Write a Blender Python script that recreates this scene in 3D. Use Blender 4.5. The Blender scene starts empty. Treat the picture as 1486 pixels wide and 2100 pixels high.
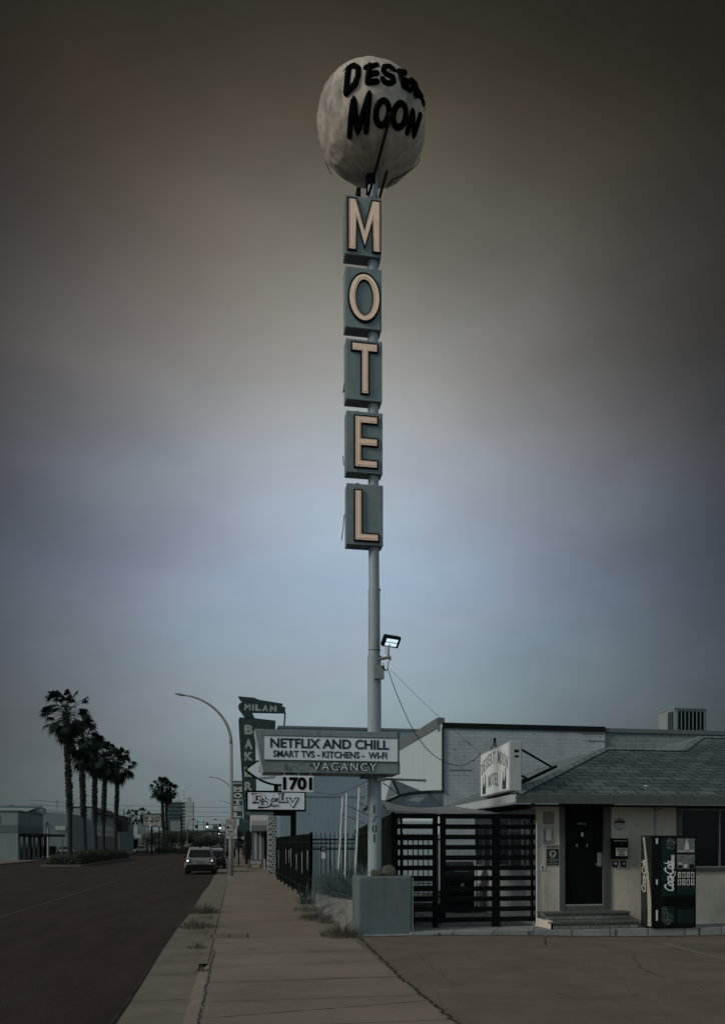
import bpy, math, random
from mathutils import Vector, Matrix
random.seed(7)
sc = bpy.context.scene
col = sc.collection
R = math.radians
CAMZ = 1.8
AL = math.atan(377/1900); SA, CA = math.sin(AL), math.cos(AL)

# ---------------------------------------------------------------- surveying helpers
def ray(px, py):
    u = (px-862)/1900; v = (1730-py)/1900
    return SA+u*CA, CA-u*SA, v
def W(px, py, Y):
    dx, dy, dz = ray(px, py); t = Y/dy
    return Vector((dx*t, Y, CAMZ+dz*t))
def WX(px, py, X):
    dx, dy, dz = ray(px, py); t = X/dx
    return Vector((X, dy*t, CAMZ+dz*t))
def G(px, py, z=0.0):
    dx, dy, dz = ray(px, py); t = (z-CAMZ)/dz
    return Vector((dx*t, dy*t, z))

# ---------------------------------------------------------------- materials
M = {}
def mat(name, c, rough=.8, var=.15, scale=3.0, bump=.0, bscale=None, metal=0, stretch=(1,1,1), emit=None, es=0, dirt=None, dscale=.8, damt=.5, spec=.3, coat=0, streak=None, samt=.5, grime=0):
    m = bpy.data.materials.new(name); m.use_nodes = True
    nt = m.node_tree; N = nt.nodes; L = nt.links
    b = N['Principled BSDF']
    b.inputs['Roughness'].default_value = rough
    b.inputs['Metallic'].default_value = metal
    b.inputs['Specular IOR Level'].default_value = spec
    b.inputs['Coat Weight'].default_value = coat
    tc = N.new('ShaderNodeTexCoord'); mp = N.new('ShaderNodeMapping')
    mp.inputs['Scale'].default_value = stretch
    L.new(tc.outputs['Object'], mp.inputs['Vector'])
    n = N.new('ShaderNodeTexNoise'); n.inputs['Scale'].default_value = scale; n.inputs['Detail'].default_value = 6
    n.inputs['Roughness'].default_value = .65
    L.new(mp.outputs[0], n.inputs['Vector'])
    r = N.new('ShaderNodeMapRange'); r.inputs[1].default_value = .25; r.inputs[2].default_value = .75
    r.inputs[3].default_value = 1-var; r.inputs[4].default_value = 1+var
    L.new(n.outputs['Fac'], r.inputs[0])
    mx = N.new('ShaderNodeVectorMath'); mx.operation = 'SCALE'; mx.inputs[0].default_value = c[:3]
    L.new(r.outputs[0], mx.inputs['Scale'])
    out = mx.outputs[0]
    if dirt:
        n2 = N.new('ShaderNodeTexNoise'); n2.inputs['Scale'].default_value = dscale; n2.inputs['Detail'].default_value = 8
        n2.inputs['Roughness'].default_value = .7
        L.new(mp.outputs[0], n2.inputs['Vector'])
        r2 = N.new('ShaderNodeMapRange'); r2.inputs[1].default_value = .5; r2.inputs[2].default_value = .68
        r2.inputs[3].default_value = 0; r2.inputs[4].default_value = damt
        L.new(n2.outputs['Fac'], r2.inputs[0])
        mm = N.new('ShaderNodeMix'); mm.data_type = 'RGBA'
        L.new(r2.outputs[0], mm.inputs[0]); L.new(out, mm.inputs[6]); mm.inputs[7].default_value = (*dirt, 1)
        out = mm.outputs[2]
    if streak:
        m3 = N.new('ShaderNodeMapping'); m3.inputs['Scale'].default_value = (5,5,.28); L.new(tc.outputs['Object'], m3.inputs['Vector'])
        n3 = N.new('ShaderNodeTexNoise'); n3.inputs['Scale'].default_value = 1.6; n3.inputs['Detail'].default_value = 7; n3.inputs['Roughness'].default_value = .68
        L.new(m3.outputs[0], n3.inputs['Vector'])
        r3 = N.new('ShaderNodeMapRange'); r3.inputs[1].default_value = .50; r3.inputs[2].default_value = .72; r3.inputs[3].default_value = 0; r3.inputs[4].default_value = samt
        L.new(n3.outputs['Fac'], r3.inputs[0])
        mm = N.new('ShaderNodeMix'); mm.data_type = 'RGBA'; L.new(r3.outputs[0], mm.inputs[0]); L.new(out, mm.inputs[6]); mm.inputs[7].default_value = (*streak, 1); out = mm.outputs[2]
    if grime:                              # scattered small spots and oil marks
        vo = N.new('ShaderNodeTexVoronoi'); vo.inputs['Scale'].default_value = 2.6; L.new(tc.outputs['Object'], vo.inputs['Vector'])
        n4 = N.new('ShaderNodeTexNoise'); n4.inputs['Scale'].default_value = 9; L.new(tc.outputs['Object'], n4.inputs['Vector'])
        ma = N.new('ShaderNodeMath'); ma.operation = 'MULTIPLY_ADD'; ma.inputs[1].default_value = .16; L.new(n4.outputs['Fac'], ma.inputs[0]); L.new(vo.outputs['Distance'], ma.inputs[2])
        r4 = N.new('ShaderNodeMapRange'); r4.inputs[1].default_value = .10; r4.inputs[2].default_value = .17; r4.inputs[3].default_value = 1-grime; r4.inputs[4].default_value = 1
        L.new(ma.outputs[0], r4.inputs[0])
        sc4 = N.new('ShaderNodeVectorMath'); sc4.operation = 'SCALE'; L.new(out, sc4.inputs[0]); L.new(r4.outputs[0], sc4.inputs['Scale']); out = sc4.outputs[0]
    L.new(out, b.inputs['Base Color'])
    if bump:
        bn = N.new('ShaderNodeTexNoise'); bn.inputs['Scale'].default_value = bscale or scale*8; bn.inputs['Detail'].default_value = 5
        L.new(mp.outputs[0], bn.inputs['Vector'])
        bp = N.new('ShaderNodeBump'); bp.inputs['Strength'].default_value = bump; bp.inputs['Distance'].default_value = .02
        L.new(bn.outputs['Fac'], bp.inputs['Height']); L.new(bp.outputs[0], b.inputs['Normal'])
    if emit:
        b.inputs['Emission Color'].default_value = (*emit, 1); b.inputs['Emission Strength'].default_value = es
    M[name] = m
    return m

def brickmat(name, c1, c2, mortar, w, h, ms, axes='xz', rough=.85, bump=.3, offset=.5, bias=0, msmooth=.1, var=.2, rot=0):
    m = mat(name, (1,1,1), rough, var=var, scale=1.2)
    nt = m.node_tree; N = nt.nodes; L = nt.links; b = N['Principled BSDF']
    base = b.inputs['Base Color'].links[0].from_socket
    tc = N.new('ShaderNodeTexCoord'); sp = N.new('ShaderNodeSeparateXYZ'); cb = N.new('ShaderNodeCombineXYZ')
    L.new(tc.outputs['Object'], sp.inputs[0])
    idx = {'x':0,'y':1,'z':2}
    L.new(sp.outputs[idx[axes[0]]], cb.inputs[0]); L.new(sp.outputs[idx[axes[1]]], cb.inputs[1])
    mp = N.new('ShaderNodeMapping'); mp.inputs['Rotation'].default_value = (0,0,rot)
    L.new(cb.outputs[0], mp.inputs[0])
    bt = N.new('ShaderNodeTexBrick'); L.new(mp.outputs[0], bt.inputs['Vector'])
    bt.inputs['Scale'].default_value = 1; bt.inputs['Brick Width'].default_value = w; bt.inputs['Row Height'].default_value = h
    bt.inputs['Mortar Size'].default_value = ms; bt.inputs['Mortar Smooth'].default_value = msmooth; bt.inputs['Bias'].default_value = bias
    bt.offset = offset
    bt.inputs['Color1'].default_value = (*c1,1); bt.inputs['Color2'].default_value = (*c2,1); bt.inputs['Mortar'].default_value = (*mortar,1)
    mu = N.new('ShaderNodeVectorMath'); mu.operation = 'MULTIPLY'
    L.new(base, mu.inputs[0]); L.new(bt.outputs['Color'], mu.inputs[1]); L.new(mu.outputs[0], b.inputs['Base Color'])
    bp = N.new('ShaderNodeBump'); bp.invert = True; bp.inputs['Strength'].default_value = bump; bp.inputs['Distance'].default_value = .02
    L.new(bt.outputs['Fac'], bp.inputs['Height']); L.new(bp.outputs[0], b.inputs['Normal'])
    return m

mat('asphalt', (.042,.029,.023), .9, .34, 1.6, .6, 60, stretch=(1,.16,1), dirt=(.054,.042,.036), dscale=.5, damt=.75, spec=.12, grime=.25)
mat('lot', (.162,.133,.104), .92, .20, 1.3, .6, 70, dirt=(.098,.082,.067), dscale=.30, damt=.65, grime=.35)
mat('gutter', (.178,.150,.124), .9, .25, 1.1, .3, 50, grime=.3, dirt=(.10,.09,.078), dscale=.8)
mat('crack', (.035,.030,.024), 1, .3)
mat('dirt', (.09,.078,.062), 1, .4, 20, .5)
mat('farground', (.10,.09,.075), 1, .3, .05)
mat('pole', (.36,.42,.455), .42, .10, 2, .1, 10, stretch=(1,1,.25), dirt=(.20,.21,.20), dscale=2.5, damt=.4, streak=(.20,.19,.17), samt=.4)
mat('box', (.235,.295,.305), .5, .10, 1.5, dirt=(.11,.18,.19), dscale=2.2, damt=.45, streak=(.07,.06,.05), samt=.45)
mat('boxdark', (.10,.125,.125), .55, .12, 2)
mat('black', (.004,.004,.0045), .75, .2, spec=.1)
mat('softblack', (.012,.013,.014), .7, .25, spec=.15)
mat('globeblack', (.002,.002,.002), .95, .2, spec=.02)
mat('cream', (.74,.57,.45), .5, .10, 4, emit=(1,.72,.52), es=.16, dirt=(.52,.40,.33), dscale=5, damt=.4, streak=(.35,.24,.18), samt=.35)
mat('neontube', (.82,.86,.88), .25, .05)
mat('globe', (.56,.49,.41), .75, .18, 1.2, 1.0, 5.0, stretch=(1,1,.55), dirt=(.17,.15,.13), dscale=1.3, damt=.7)
mat('panelwhite', (.84,.88,.96), .4, .05, 2, dirt=(.68,.71,.76), dscale=2.0, damt=.35, streak=(.42,.42,.42), samt=.3)
mat('textnavy', (.012,.035,.04), .5, .1)
mat('ltgrey', (.42,.45,.46), .6, .1)
mat('stucco', (.25,.245,.225), .9, .10, 1.8, .45, 45, dirt=(.22,.225,.22), dscale=.9, damt=.5, streak=(.13,.125,.11), samt=.45)
mat('blockstucco', (.135,.170,.186), .9, .12, 1.6, .5, 40, dirt=(.10,.14,.145), dscale=1.3, damt=.5, streak=(.07,.09,.095), samt=.4)
mat('officewall', (.66,.60,.50), .9, .14, 2.2, .6, 40, dirt=(.42,.385,.33), dscale=1.1, damt=.7, grime=.12)
mat('trim', (.10,.118,.108), .7, .15, 3, dirt=(.07,.08,.075), dscale=3, streak=(.05,.055,.05), samt=.5)
mat('doorblack', (.004,.004,.0045), .6, .2, spec=.12)
mat('whitepaint', (.62,.66,.68), .6, .08, 3, dirt=(.45,.45,.43), dscale=4)
mat('lightwall', (.52,.60,.64), .9, .06, .5, dirt=(.45,.52,.56), dscale=.5, streak=(.30,.37,.42), samt=.45)
mat('greywall', (.225,.30,.345), .9, .08, .5, .2, 10, dirt=(.16,.25,.29), dscale=.35, streak=(.14,.20,.23), samt=.4)
mat('bandgrey', (.15,.17,.18), .8, .1)
mat('ironfence', (.006,.012,.010), .6, .2, spec=.15)
mat('greenboard', (.006,.011,.007), .7, .25, 6, spec=.12)
mat('gate', (.004,.004,.0045), .6, .2, spec=.12)
mat('plantgrass', (.085,.10,.085), .7, .35, 6)
mat('yucca', (.13,.175,.185), .6, .35, 6)
mat('deadgrass', (.13,.12,.095), .8, .35, 8)
mat('cactus', (.12,.13,.09), .8, .3, 20)
mat('spine', (.36,.34,.28), .7, .2)
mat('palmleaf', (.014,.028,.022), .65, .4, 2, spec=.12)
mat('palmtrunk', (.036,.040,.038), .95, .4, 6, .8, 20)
mat('hedge', (.045,.050,.036), .8, .4, 3)
mat('treeleaf', (.07,.075,.058), .8, .35, 2)
mat('bark', (.07,.06,.05), .9, .3, 8)
mat('sailgrey', (.40,.46,.50), .85, .08, 2)
mat('sailhem', (.035,.055,.055), .9, .25, 12)
mat('gapwhite', (.62,.66,.68), .85, .04, 2)  # for the triangles standing in for pale wall seen through gaps
mat('metal', (.30,.32,.33), .4, .15, 6, metal=.5)
mat('galv', (.34,.35,.34), .5, .12, 4, dirt=(.22,.21,.19), dscale=3)
mat('lamp_pole', (.33,.335,.31), .55, .12, 2, dirt=(.22,.20,.17), dscale=2, streak=(.16,.13,.10), samt=.4)
mat('carpaint', (.25,.25,.24), .25, .03, 1, coat=.6)
mat('cardark', (.02,.021,.023), .25, .1, 1, coat=.6)
mat('carglass', (.010,.011,.012), .12, .1)
mat('tyre', (.015,.015,.015), .85, .2)
mat('rim', (.12,.12,.12), .35, .1, metal=.6)
mat('plastic', (.009,.009,.009), .7, .2, spec=.12)
mat('taillamp', (.9,.85,.8), .3, .05, emit=(1,.93,.85), es=1.6)
mat('taillamp_red', (.035,.012,.012), .3, .1)
mat('ledlight', (.8,.9,.95), .3, .02, emit=(.70,.95,1.0), es=.85)
mat('signal', (.9,.9,.9), .3, .02, emit=(.9,1,.95), es=2.2)
mat('rust', (.030,.052,.055), .8, .35, 3, dirt=(.07,.085,.082), dscale=5, damt=.7)
mat('rustletter', (.42,.45,.43), .7, .15, 5, dirt=(.05,.07,.07), dscale=4, damt=.9)
mat('econboard', (.03,.07,.075), .6, .2, 3)
mat('cream2', (.56,.58,.54), .6, .08)
mat('vendblack', (.004,.0045,.0045), .3, .1, spec=.2)
mat('vendgreen', (.003,.022,.017), .3, .5, 6, spec=.3)
mat('vendgrey', (.16,.18,.17), .3, .9, 22, spec=.5)
mat('vendcream', (.46,.42,.35), .4, .08)
mat('vendside', (.02,.032,.026), .35, .8, 14)
mat('signgreen', (.012,.045,.036), .5, .1)
mat('paper', (.60,.60,.56), .6, .06)
mat('stoptext', (.03,.04,.035), .6, .1)
mat('windowglass', (.004,.005,.006), .10, .1, spec=.22)
mat('alframe', (.30,.31,.30), .4, .1, metal=.3)
mat('wingpane', (.10,.12,.125), .25, .5, 2.5)  # lighter, mottled colour paints in the reflections on the panes
mat('patchpaint', (.47,.45,.40), .9, .12, 4)
mat('patchdark', (.25,.245,.225), .9, .15, 4)
mat('wingwall', (.78,.81,.80), .8, .05, 2)
mat('signface', (.86,.92,.90), .5, .04, 2, streak=(.45,.47,.45), samt=.35)
mat('brown', (.16,.135,.12), .8, .2)
mat('ltconcrete', (.46,.50,.50), .85, .08, .1)
mat('glassblue', (.035,.07,.085), .3, .3, .2)
mat('teal', (.13,.18,.19), .85, .15, .4)
mat('L1wall', (.24,.285,.30), .9, .1, .3, streak=(.12,.14,.14), samt=.5)
mat('L2wall', (.20,.24,.265), .9, .1, .3, streak=(.11,.13,.14), samt=.5)
mat('L3wall', (.27,.31,.335), .9, .1, .3, streak=(.14,.16,.17), samt=.5)
mat('darkroof', (.028,.032,.036), .8, .2, 1)
mat('skin', (.35,.22,.16), .6, .1)
mat('jacket', (.012,.012,.014), .8, .2)
mat('trousers', (.02,.022,.03), .8, .2)
mat('linepaint', (.19,.172,.145), .8, .35, 8)
mat('laneline', (.052,.044,.037), .8, .4, 4)
mat('awning', (.42,.40,.42), .8, .1, 3)
mat('awningdark', (.20,.21,.215), .8, .1, 3)
mat('smokeboard', (.17,.135,.125), .7, .15)
mat('courtgrey', (.26,.28,.29), .85, .1, 1)
mat('woodbench', (.05,.045,.04), .7, .3, 8)
brickmat('brickpaint', (.44,.49,.53), (.42,.47,.505), (.36,.41,.445), .42, .145, .012, rough=.8, bump=.5)
brickmat('cmu', (.20,.25,.255), (.24,.29,.30), (.32,.37,.37), .41, .205, .012, bump=.4)
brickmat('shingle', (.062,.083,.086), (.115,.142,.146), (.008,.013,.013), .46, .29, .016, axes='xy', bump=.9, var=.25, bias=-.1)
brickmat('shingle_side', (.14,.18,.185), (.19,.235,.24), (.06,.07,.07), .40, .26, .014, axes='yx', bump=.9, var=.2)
brickmat('pattern', (.02,.028,.028), (.10,.12,.12), (.34,.37,.37), .16, .16, .03, bump=0)
brickmat('paver', (.25,.27,.265), (.29,.30,.29), (.10,.105,.10), .75, .75, .014, axes='xy', bump=.3, offset=0, rot=.42)
brickmat('stone', (.15,.155,.14), (.25,.25,.22), (.075,.078,.07), .22, .085, .008, bump=.8, offset=.37, var=.3)
brickmat('lattice_front', (.72,.76,.76), (.76,.78,.77), (.5,.52,.5), .05, .9, .004, bump=.4, offset=0)
brickmat('towerglass', (.03,.055,.07), (.045,.075,.09), (.12,.15,.16), 60, 3.4, .45, bump=0, offset=0)

# sidewalk slab with scored joints across it
def sidewalk_mat():
    m = mat('sidewalk', (.225,.184,.148), .92, .14, 1.0, .4, 60, dirt=(.135,.115,.092), dscale=.40, damt=.6, grime=.30)
    nt = m.node_tree; N = nt.nodes; L = nt.links; b = N['Principled BSDF']
    base = b.inputs['Base Color'].links[0].from_socket
    tc = N.new('ShaderNodeTexCoord'); sp = N.new('ShaderNodeSeparateXYZ'); L.new(tc.outputs['Object'], sp.inputs[0])
    nz = N.new('ShaderNodeTexNoise'); nz.inputs['Scale'].default_value = 3; nz.inputs['Detail'].default_value = 6
    L.new(tc.outputs['Object'], nz.inputs['Vector'])
    a = N.new('ShaderNodeMath'); a.operation = 'MULTIPLY_ADD'; a.inputs[1].default_value = .05; L.new(nz.outputs['Fac'], a.inputs[0]); L.new(sp.outputs[1], a.inputs[2])
    mo = N.new('ShaderNodeMath'); mo.operation = 'PINGPONG'; mo.inputs[1].default_value = .78; L.new(a.outputs[0], mo.inputs[0])
    lt = N.new('ShaderNodeMapRange'); lt.inputs[1].default_value = .008; lt.inputs[2].default_value = .02; lt.inputs[3].default_value = .35; lt.inputs[4].default_value = 1
    L.new(mo.outputs[0], lt.inputs[0])
    mu = N.new('ShaderNodeVectorMath'); mu.operation = 'SCALE'; L.new(base, mu.inputs[0]); L.new(lt.outputs[0], mu.inputs['Scale'])
    L.new(mu.outputs[0], b.inputs['Base Color'])
sidewalk_mat()

# striped shade cloth
def stripe_mat():
    m = mat('sailstripe', (1,1,1), .85, .06, 5)
    nt = m.node_tree; N = nt.nodes; L = nt.links; b = N['Principled BSDF']
    base = b.inputs['Base Color'].links[0].from_socket
    uv = N.new('ShaderNodeUVMap'); sp = N.new('ShaderNodeSeparateXYZ'); L.new(uv.outputs[0], sp.inputs[0])
    w = N.new('ShaderNodeMath'); w.operation = 'PINGPONG'; w.inputs[1].default_value = .062; L.new(sp.outputs[1], w.inputs[0])
    r = N.new('ShaderNodeMapRange'); r.inputs[1].default_value = .022; r.inputs[2].default_value = .028; L.new(w.outputs[0], r.inputs[0])
    mm = N.new('ShaderNodeMix'); mm.data_type = 'RGBA'; L.new(r.outputs[0], mm.inputs[0])
    mm.inputs[6].default_value = (.12,.15,.165,1); mm.inputs[7].default_value = (.82,.87,.88,1)
    mu = N.new('ShaderNodeVectorMath'); mu.operation = 'MULTIPLY'; L.new(base, mu.inputs[0]); L.new(mm.outputs[2], mu.inputs[1])
    L.new(mu.outputs[0], b.inputs['Base Color'])
stripe_mat()
def translucent(name, f=.45):
    nt = M[name].node_tree; N = nt.nodes; L = nt.links; b = N['Principled BSDF']; o = N['Material Output']
    t = N.new('ShaderNodeBsdfTranslucent'); mx = N.new('ShaderNodeMixShader'); mx.inputs[0].default_value = f
    L.new(b.inputs['Base Color'].links[0].from_socket, t.inputs[0]); L.new(b.outputs[0], mx.inputs[1]); L.new(t.outputs[0], mx.inputs[2]); L.new(mx.outputs[0], o.inputs[0])
translucent('sailstripe',.62); translucent('sailgrey',.5); translucent('gapwhite',.5)

# ---------------------------------------------------------------- mesh collector
def wloc(o):
    v = Vector((0,0,0))
    while o is not None:
        v += o.location; o = o.parent
    return v
SPLIT = {'letter_fill','seam','post','stile','strap','hook','clip','sticker','hinge','shop_window','window_band','patterned_pier','payment_slot','white_patch','led_panel','loose_wire','brace','tread','vent','canopy_post','rail','hem','edge_rope','palm_picture','cable_mast','panel_frame','loading_door','paper','steps','grille_recess','band'}
class MB:
    def __init__(s): s.v = []; s.f = []; s.mi = []; s.cur = 0; s.uv = None
    def add(s, vs, fs):
        k = len(s.v); s.v += [tuple(p) for p in vs]
        for f in fs: s.f.append(tuple(i+k for i in f)); s.mi.append(s.cur)
        return s
    def box(s, x0, x1, y0, y1, z0, z1):
        vs = [(x,y,z) for z in (z0,z1) for y in (y0,y1) for x in (x0,x1)]
        return s.add(vs, [(0,2,3,1),(4,5,7,6),(0,1,5,4),(2,6,7,3),(0,4,6,2),(1,3,7,5)])
    def obox(s, c, rx, ry, rz, hx, hy, hz):
        vs = [c + rx*(hx*i) + ry*(hy*j) + rz*(hz*k) for k in (-1,1) for j in (-1,1) for i in (-1,1)]
        return s.add(vs, [(0,2,3,1),(4,5,7,6),(0,1,5,4),(2,6,7,3),(0,4,6,2),(1,3,7,5)])
    def beam(s, a, b, w, h=None, up=Vector((0,0,1))):
        a = Vector(a); b = Vector(b); d = (b-a); Ln = d.length; d.normalize()
        x = d.cross(up)
        if x.length < 1e-4: x = d.cross(Vector((0,1,0)))
        x.normalize(); y = x.cross(d)
        return s.obox((a+b)/2, x, d, y, w/2, Ln/2, (h or w)/2)
    def tube(s, pts, r, n=8, cap=True):
        pts = [Vector(p) for p in pts]; k = len(pts)
        rs = r if isinstance(r, (list,tuple)) else [r]*k
        rings = []; px = None
        for i, p in enumerate(pts):
            d = (pts[min(i+1,k-1)]-pts[max(i-1,0)])
            if d.length < 1e-9: d = Vector((0,0,1))
            d.normalize()
            if px is None:
                px = d.cross(Vector((0,0,1)) if abs(d.z) < .9 else Vector((0,1,0)))
            px = px - d*px.dot(d)
            if px.length < 1e-6: px = d.orthogonal()
            px.normalize(); py = d.cross(px)
            rings.append([p + px*(rs[i]*math.cos(2*math.pi*j/n)) + py*(rs[i]*math.sin(2*math.pi*j/n)) for j in range(n)])
        vs = [q for rg in rings for q in rg]; fs = []
        for i in range(k-1):
            for j in range(n):
                fs.append((i*n+j, i*n+(j+1)%n, (i+1)*n+(j+1)%n, (i+1)*n+j))
        if cap: fs += [tuple(range(n-1,-1,-1)), tuple(range((k-1)*n, k*n))]
        return s.add(vs, fs)
    def prism(s, poly, fn, d0, d1):      # poly: 2D points; fn(a,b,d) -> point
        n = len(poly)
        vs = [fn(a,b,d0) for a,b in poly] + [fn(a,b,d1) for a,b in poly]
        fs = [tuple(range(n)), tuple(range(2*n-1,n-1,-1))] + [(i, i+n, (i+1)%n+n, (i+1)%n) for i in range(n)]
        return s.add(vs, fs)
    def quad(s, a, b, c, d): return s.add([a,b,c,d], [(0,1,2,3)])
    def sphere(s, c, r, n=16, m=10, sc3=(1,1,1)):
        vs = []; fs = []
        for i in range(m+1):
            th = math.pi*i/m
            for j in range(n):
                ph = 2*math.pi*j/n
                vs.append((c[0]+r*sc3[0]*math.sin(th)*math.cos(ph), c[1]+r*sc3[1]*math.sin(th)*math.sin(ph), c[2]+r*sc3[2]*math.cos(th)))
        for i in range(m):
            for j in range(n):
                fs.append((i*n+j, (i+1)*n+j, (i+1)*n+(j+1)%n, i*n+(j+1)%n))
        return s.add(vs, fs)
    def grid(s, fn, nu, nv, uv=False):
        vs = [fn(i/nu, j/nv) for j in range(nv+1) for i in range(nu+1)]
        fs = [(j*(nu+1)+i, j*(nu+1)+i+1, (j+1)*(nu+1)+i+1, (j+1)*(nu+1)+i) for j in range(nv) for i in range(nu)]
        if uv: s.uv = [(i/nu, j/nv) for j in range(nv+1) for i in range(nu+1)]
        return s.add(vs, fs)
    def geom(s, g, fn):                  # g=(verts,faces) from text
        return s.add([fn(*p) for p in g[0]], g[1])
    def islands(s):
        p = list(range(len(s.v)))
        def f(x):
            while p[x] != x: p[x] = p[p[x]]; x = p[x]
            return x
        for fc in s.f:
            a = f(fc[0])
            for q in fc[1:]:
                b = f(q)
                if a != b: p[b] = a
        out = {}
        for i, fc in enumerate(s.f): out.setdefault(f(fc[0]), []).append(i)
        res = []
        for ids in out.values():
            n = MB(); mp = {}
            for i in ids:
                for q in s.f[i]:
                    if q not in mp: mp[q] = len(n.v); n.v.append(s.v[q])
                n.f.append(tuple(mp[q] for q in s.f[i])); n.mi.append(s.mi[i])
            res.append(n)
        return res
    def build(s, name, mats, parent=None, smooth=False, origin=None, bevel=0, fixn=True, solid=0):
        if name in SPLIT and parent is not None and not s.uv:
            parts = s.islands()
            if 1 < len(parts) <= 60:
                first = None
                for q in parts:
                    o = q.build1(name, mats, parent, smooth, origin, bevel, fixn, solid); first = first or o
                return first
        return s.build1(name, mats, parent, smooth, origin, bevel, fixn, solid)
    def build1(s, name, mats, parent=None, smooth=False, origin=None, bevel=0, fixn=True, solid=0):
        me = bpy.data.meshes.new(name)
        if parent is not None: og = wloc(parent)
        elif origin is not None: og = Vector(origin)
        else:
            xs = [p[0] for p in s.v]; ys = [p[1] for p in s.v]; zs = [p[2] for p in s.v]
            og = Vector(((min(xs)+max(xs))/2, (min(ys)+max(ys))/2, min(zs)))
        me.from_pydata([(p[0]-og.x, p[1]-og.y, p[2]-og.z) for p in s.v], [], s.f)
        if isinstance(mats, str): mats = [mats]
        for q in mats: me.materials.append(M[q])
        for p, i in zip(me.polygons, s.mi): p.material_index = i; p.use_smooth = smooth
        if s.uv:
            ul = me.uv_layers.new()
            for lp in me.loops: ul.data[lp.index].uv = s.uv[lp.vertex_index]
        if fixn:
            import bmesh
            bm = bmesh.new(); bm.from_mesh(me); bmesh.ops.recalc_face_normals(bm, faces=bm.faces); bm.to_mesh(me); bm.free()
        me.update()
        o = bpy.data.objects.new(name, me); col.objects.link(o)
        if parent is not None: o.parent = parent
        else: o.location = og
        if bevel:
            b = o.modifiers.new('bevel', 'BEVEL'); b.width = bevel; b.segments = 2; b.limit_method = 'ANGLE'
        if solid:
            b = o.modifiers.new('solid', 'SOLIDIFY'); b.thickness = solid
        return o
def tag(o, label=None, cat=None, group=None, kind=None):
    if label: o['label'] = label
    if cat: o['category'] = cat
    if group: o['group'] = group
    if kind: o['kind'] = kind
    return o
def thing(name, loc, label, cat, group=None):
    o = bpy.data.objects.new(name, None); o.empty_display_size = .2
    o.location = loc; col.objects.link(o)
    return tag(o, label, cat, group)
def struct(o): o['kind'] = 'structure'; return o
def copy_tree(o, parent=None):
    c = o.copy(); col.objects.link(c)
    if parent is not None: c.parent = parent
    for ch in [q for q in bpy.data.objects if q.parent == o]: copy_tree(ch, c)
    return c
def anchored(mb_dy):                     # kept simple: objects are built in world space
    return mb_dy

# ---------------------------------------------------------------- lettering
_tc = {}
def text(body, w=None, h=None, bold=.0, ext=.01, space=1.0, shear=0):
    """mesh of a line of lettering, origin at its lower left, scaled to w x h"""
    key = (body, bold, space, shear)
    if key not in _tc:
        cu = bpy.data.curves.new('t', 'FONT'); cu.body = body; cu.size = 1; cu.offset = bold; cu.extrude = .5
        cu.space_character = space; cu.shear = shear; cu.resolution_u = 4
        o = bpy.data.objects.new('t', cu); col.objects.link(o)
        dg = bpy.context.evaluated_depsgraph_get(); me = bpy.data.meshes.new_from_object(o.evaluated_get(dg))
        _tc[key] = ([tuple(v.co) for v in me.vertices], [tuple(p.vertices) for p in me.polygons])
        bpy.data.objects.remove(o); bpy.data.curves.remove(cu); bpy.data.meshes.remove(me)
    vs, fs = _tc[key]
    x0 = min(v[0] for v in vs); x1 = max(v[0] for v in vs); y0 = min(v[1] for v in vs); y1 = max(v[1] for v in vs)
    sx = w/(x1-x0) if w else None; sy = h/(y1-y0) if h else None
    if sx is None: sx = sy
    if sy is None: sy = sx
    return ([((v[0]-x0)*sx, (v[1]-y0)*sy, v[2]*2*ext) for v in vs], fs)
def plane_fn(O, Rv, U=Vector((0,0,1))):
    O = Vector(O); Rv = Vector(Rv).normalized(); U = Vector(U).normalized(); Nn = Rv.cross(U)   # out of the face
    return lambda x, y, z=0: O + Rv*x + U*y + Nn*z
XR = Vector((1,0,0))
def wtext(mb, body, px0, px1, pyt, pyb, Y, bold=0, ext=.004, space=1, shear=0):
    """lettering on a plane facing the viewer at depth Y, spanning the surveyed extents"""
    a = W(px0, pyb, Y); b = W(px1, pyb, Y); c = W((px0+px1)/2, pyt, Y); d = W((px0+px1)/2, pyb, Y)
    g = text(body, b.x-a.x, c.z-d.z, bold, ext, space, shear)
    f = plane_fn((a.x, Y, d.z), XR)
    mb.geom(g, f)
    return mb
def wbox(mb, px0, px1, pyt, pyb, Y, dep):
    a = W(px0, (pyt+pyb)/2, Y); b = W(px1, (pyt+pyb)/2, Y); t = W((px0+px1)/2, pyt, Y); q = W((px0+px1)/2, pyb, Y)
    mb.box(a.x, b.x, Y, Y+dep, q.z, t.z); return (a.x, b.x, q.z, t.z)

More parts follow.
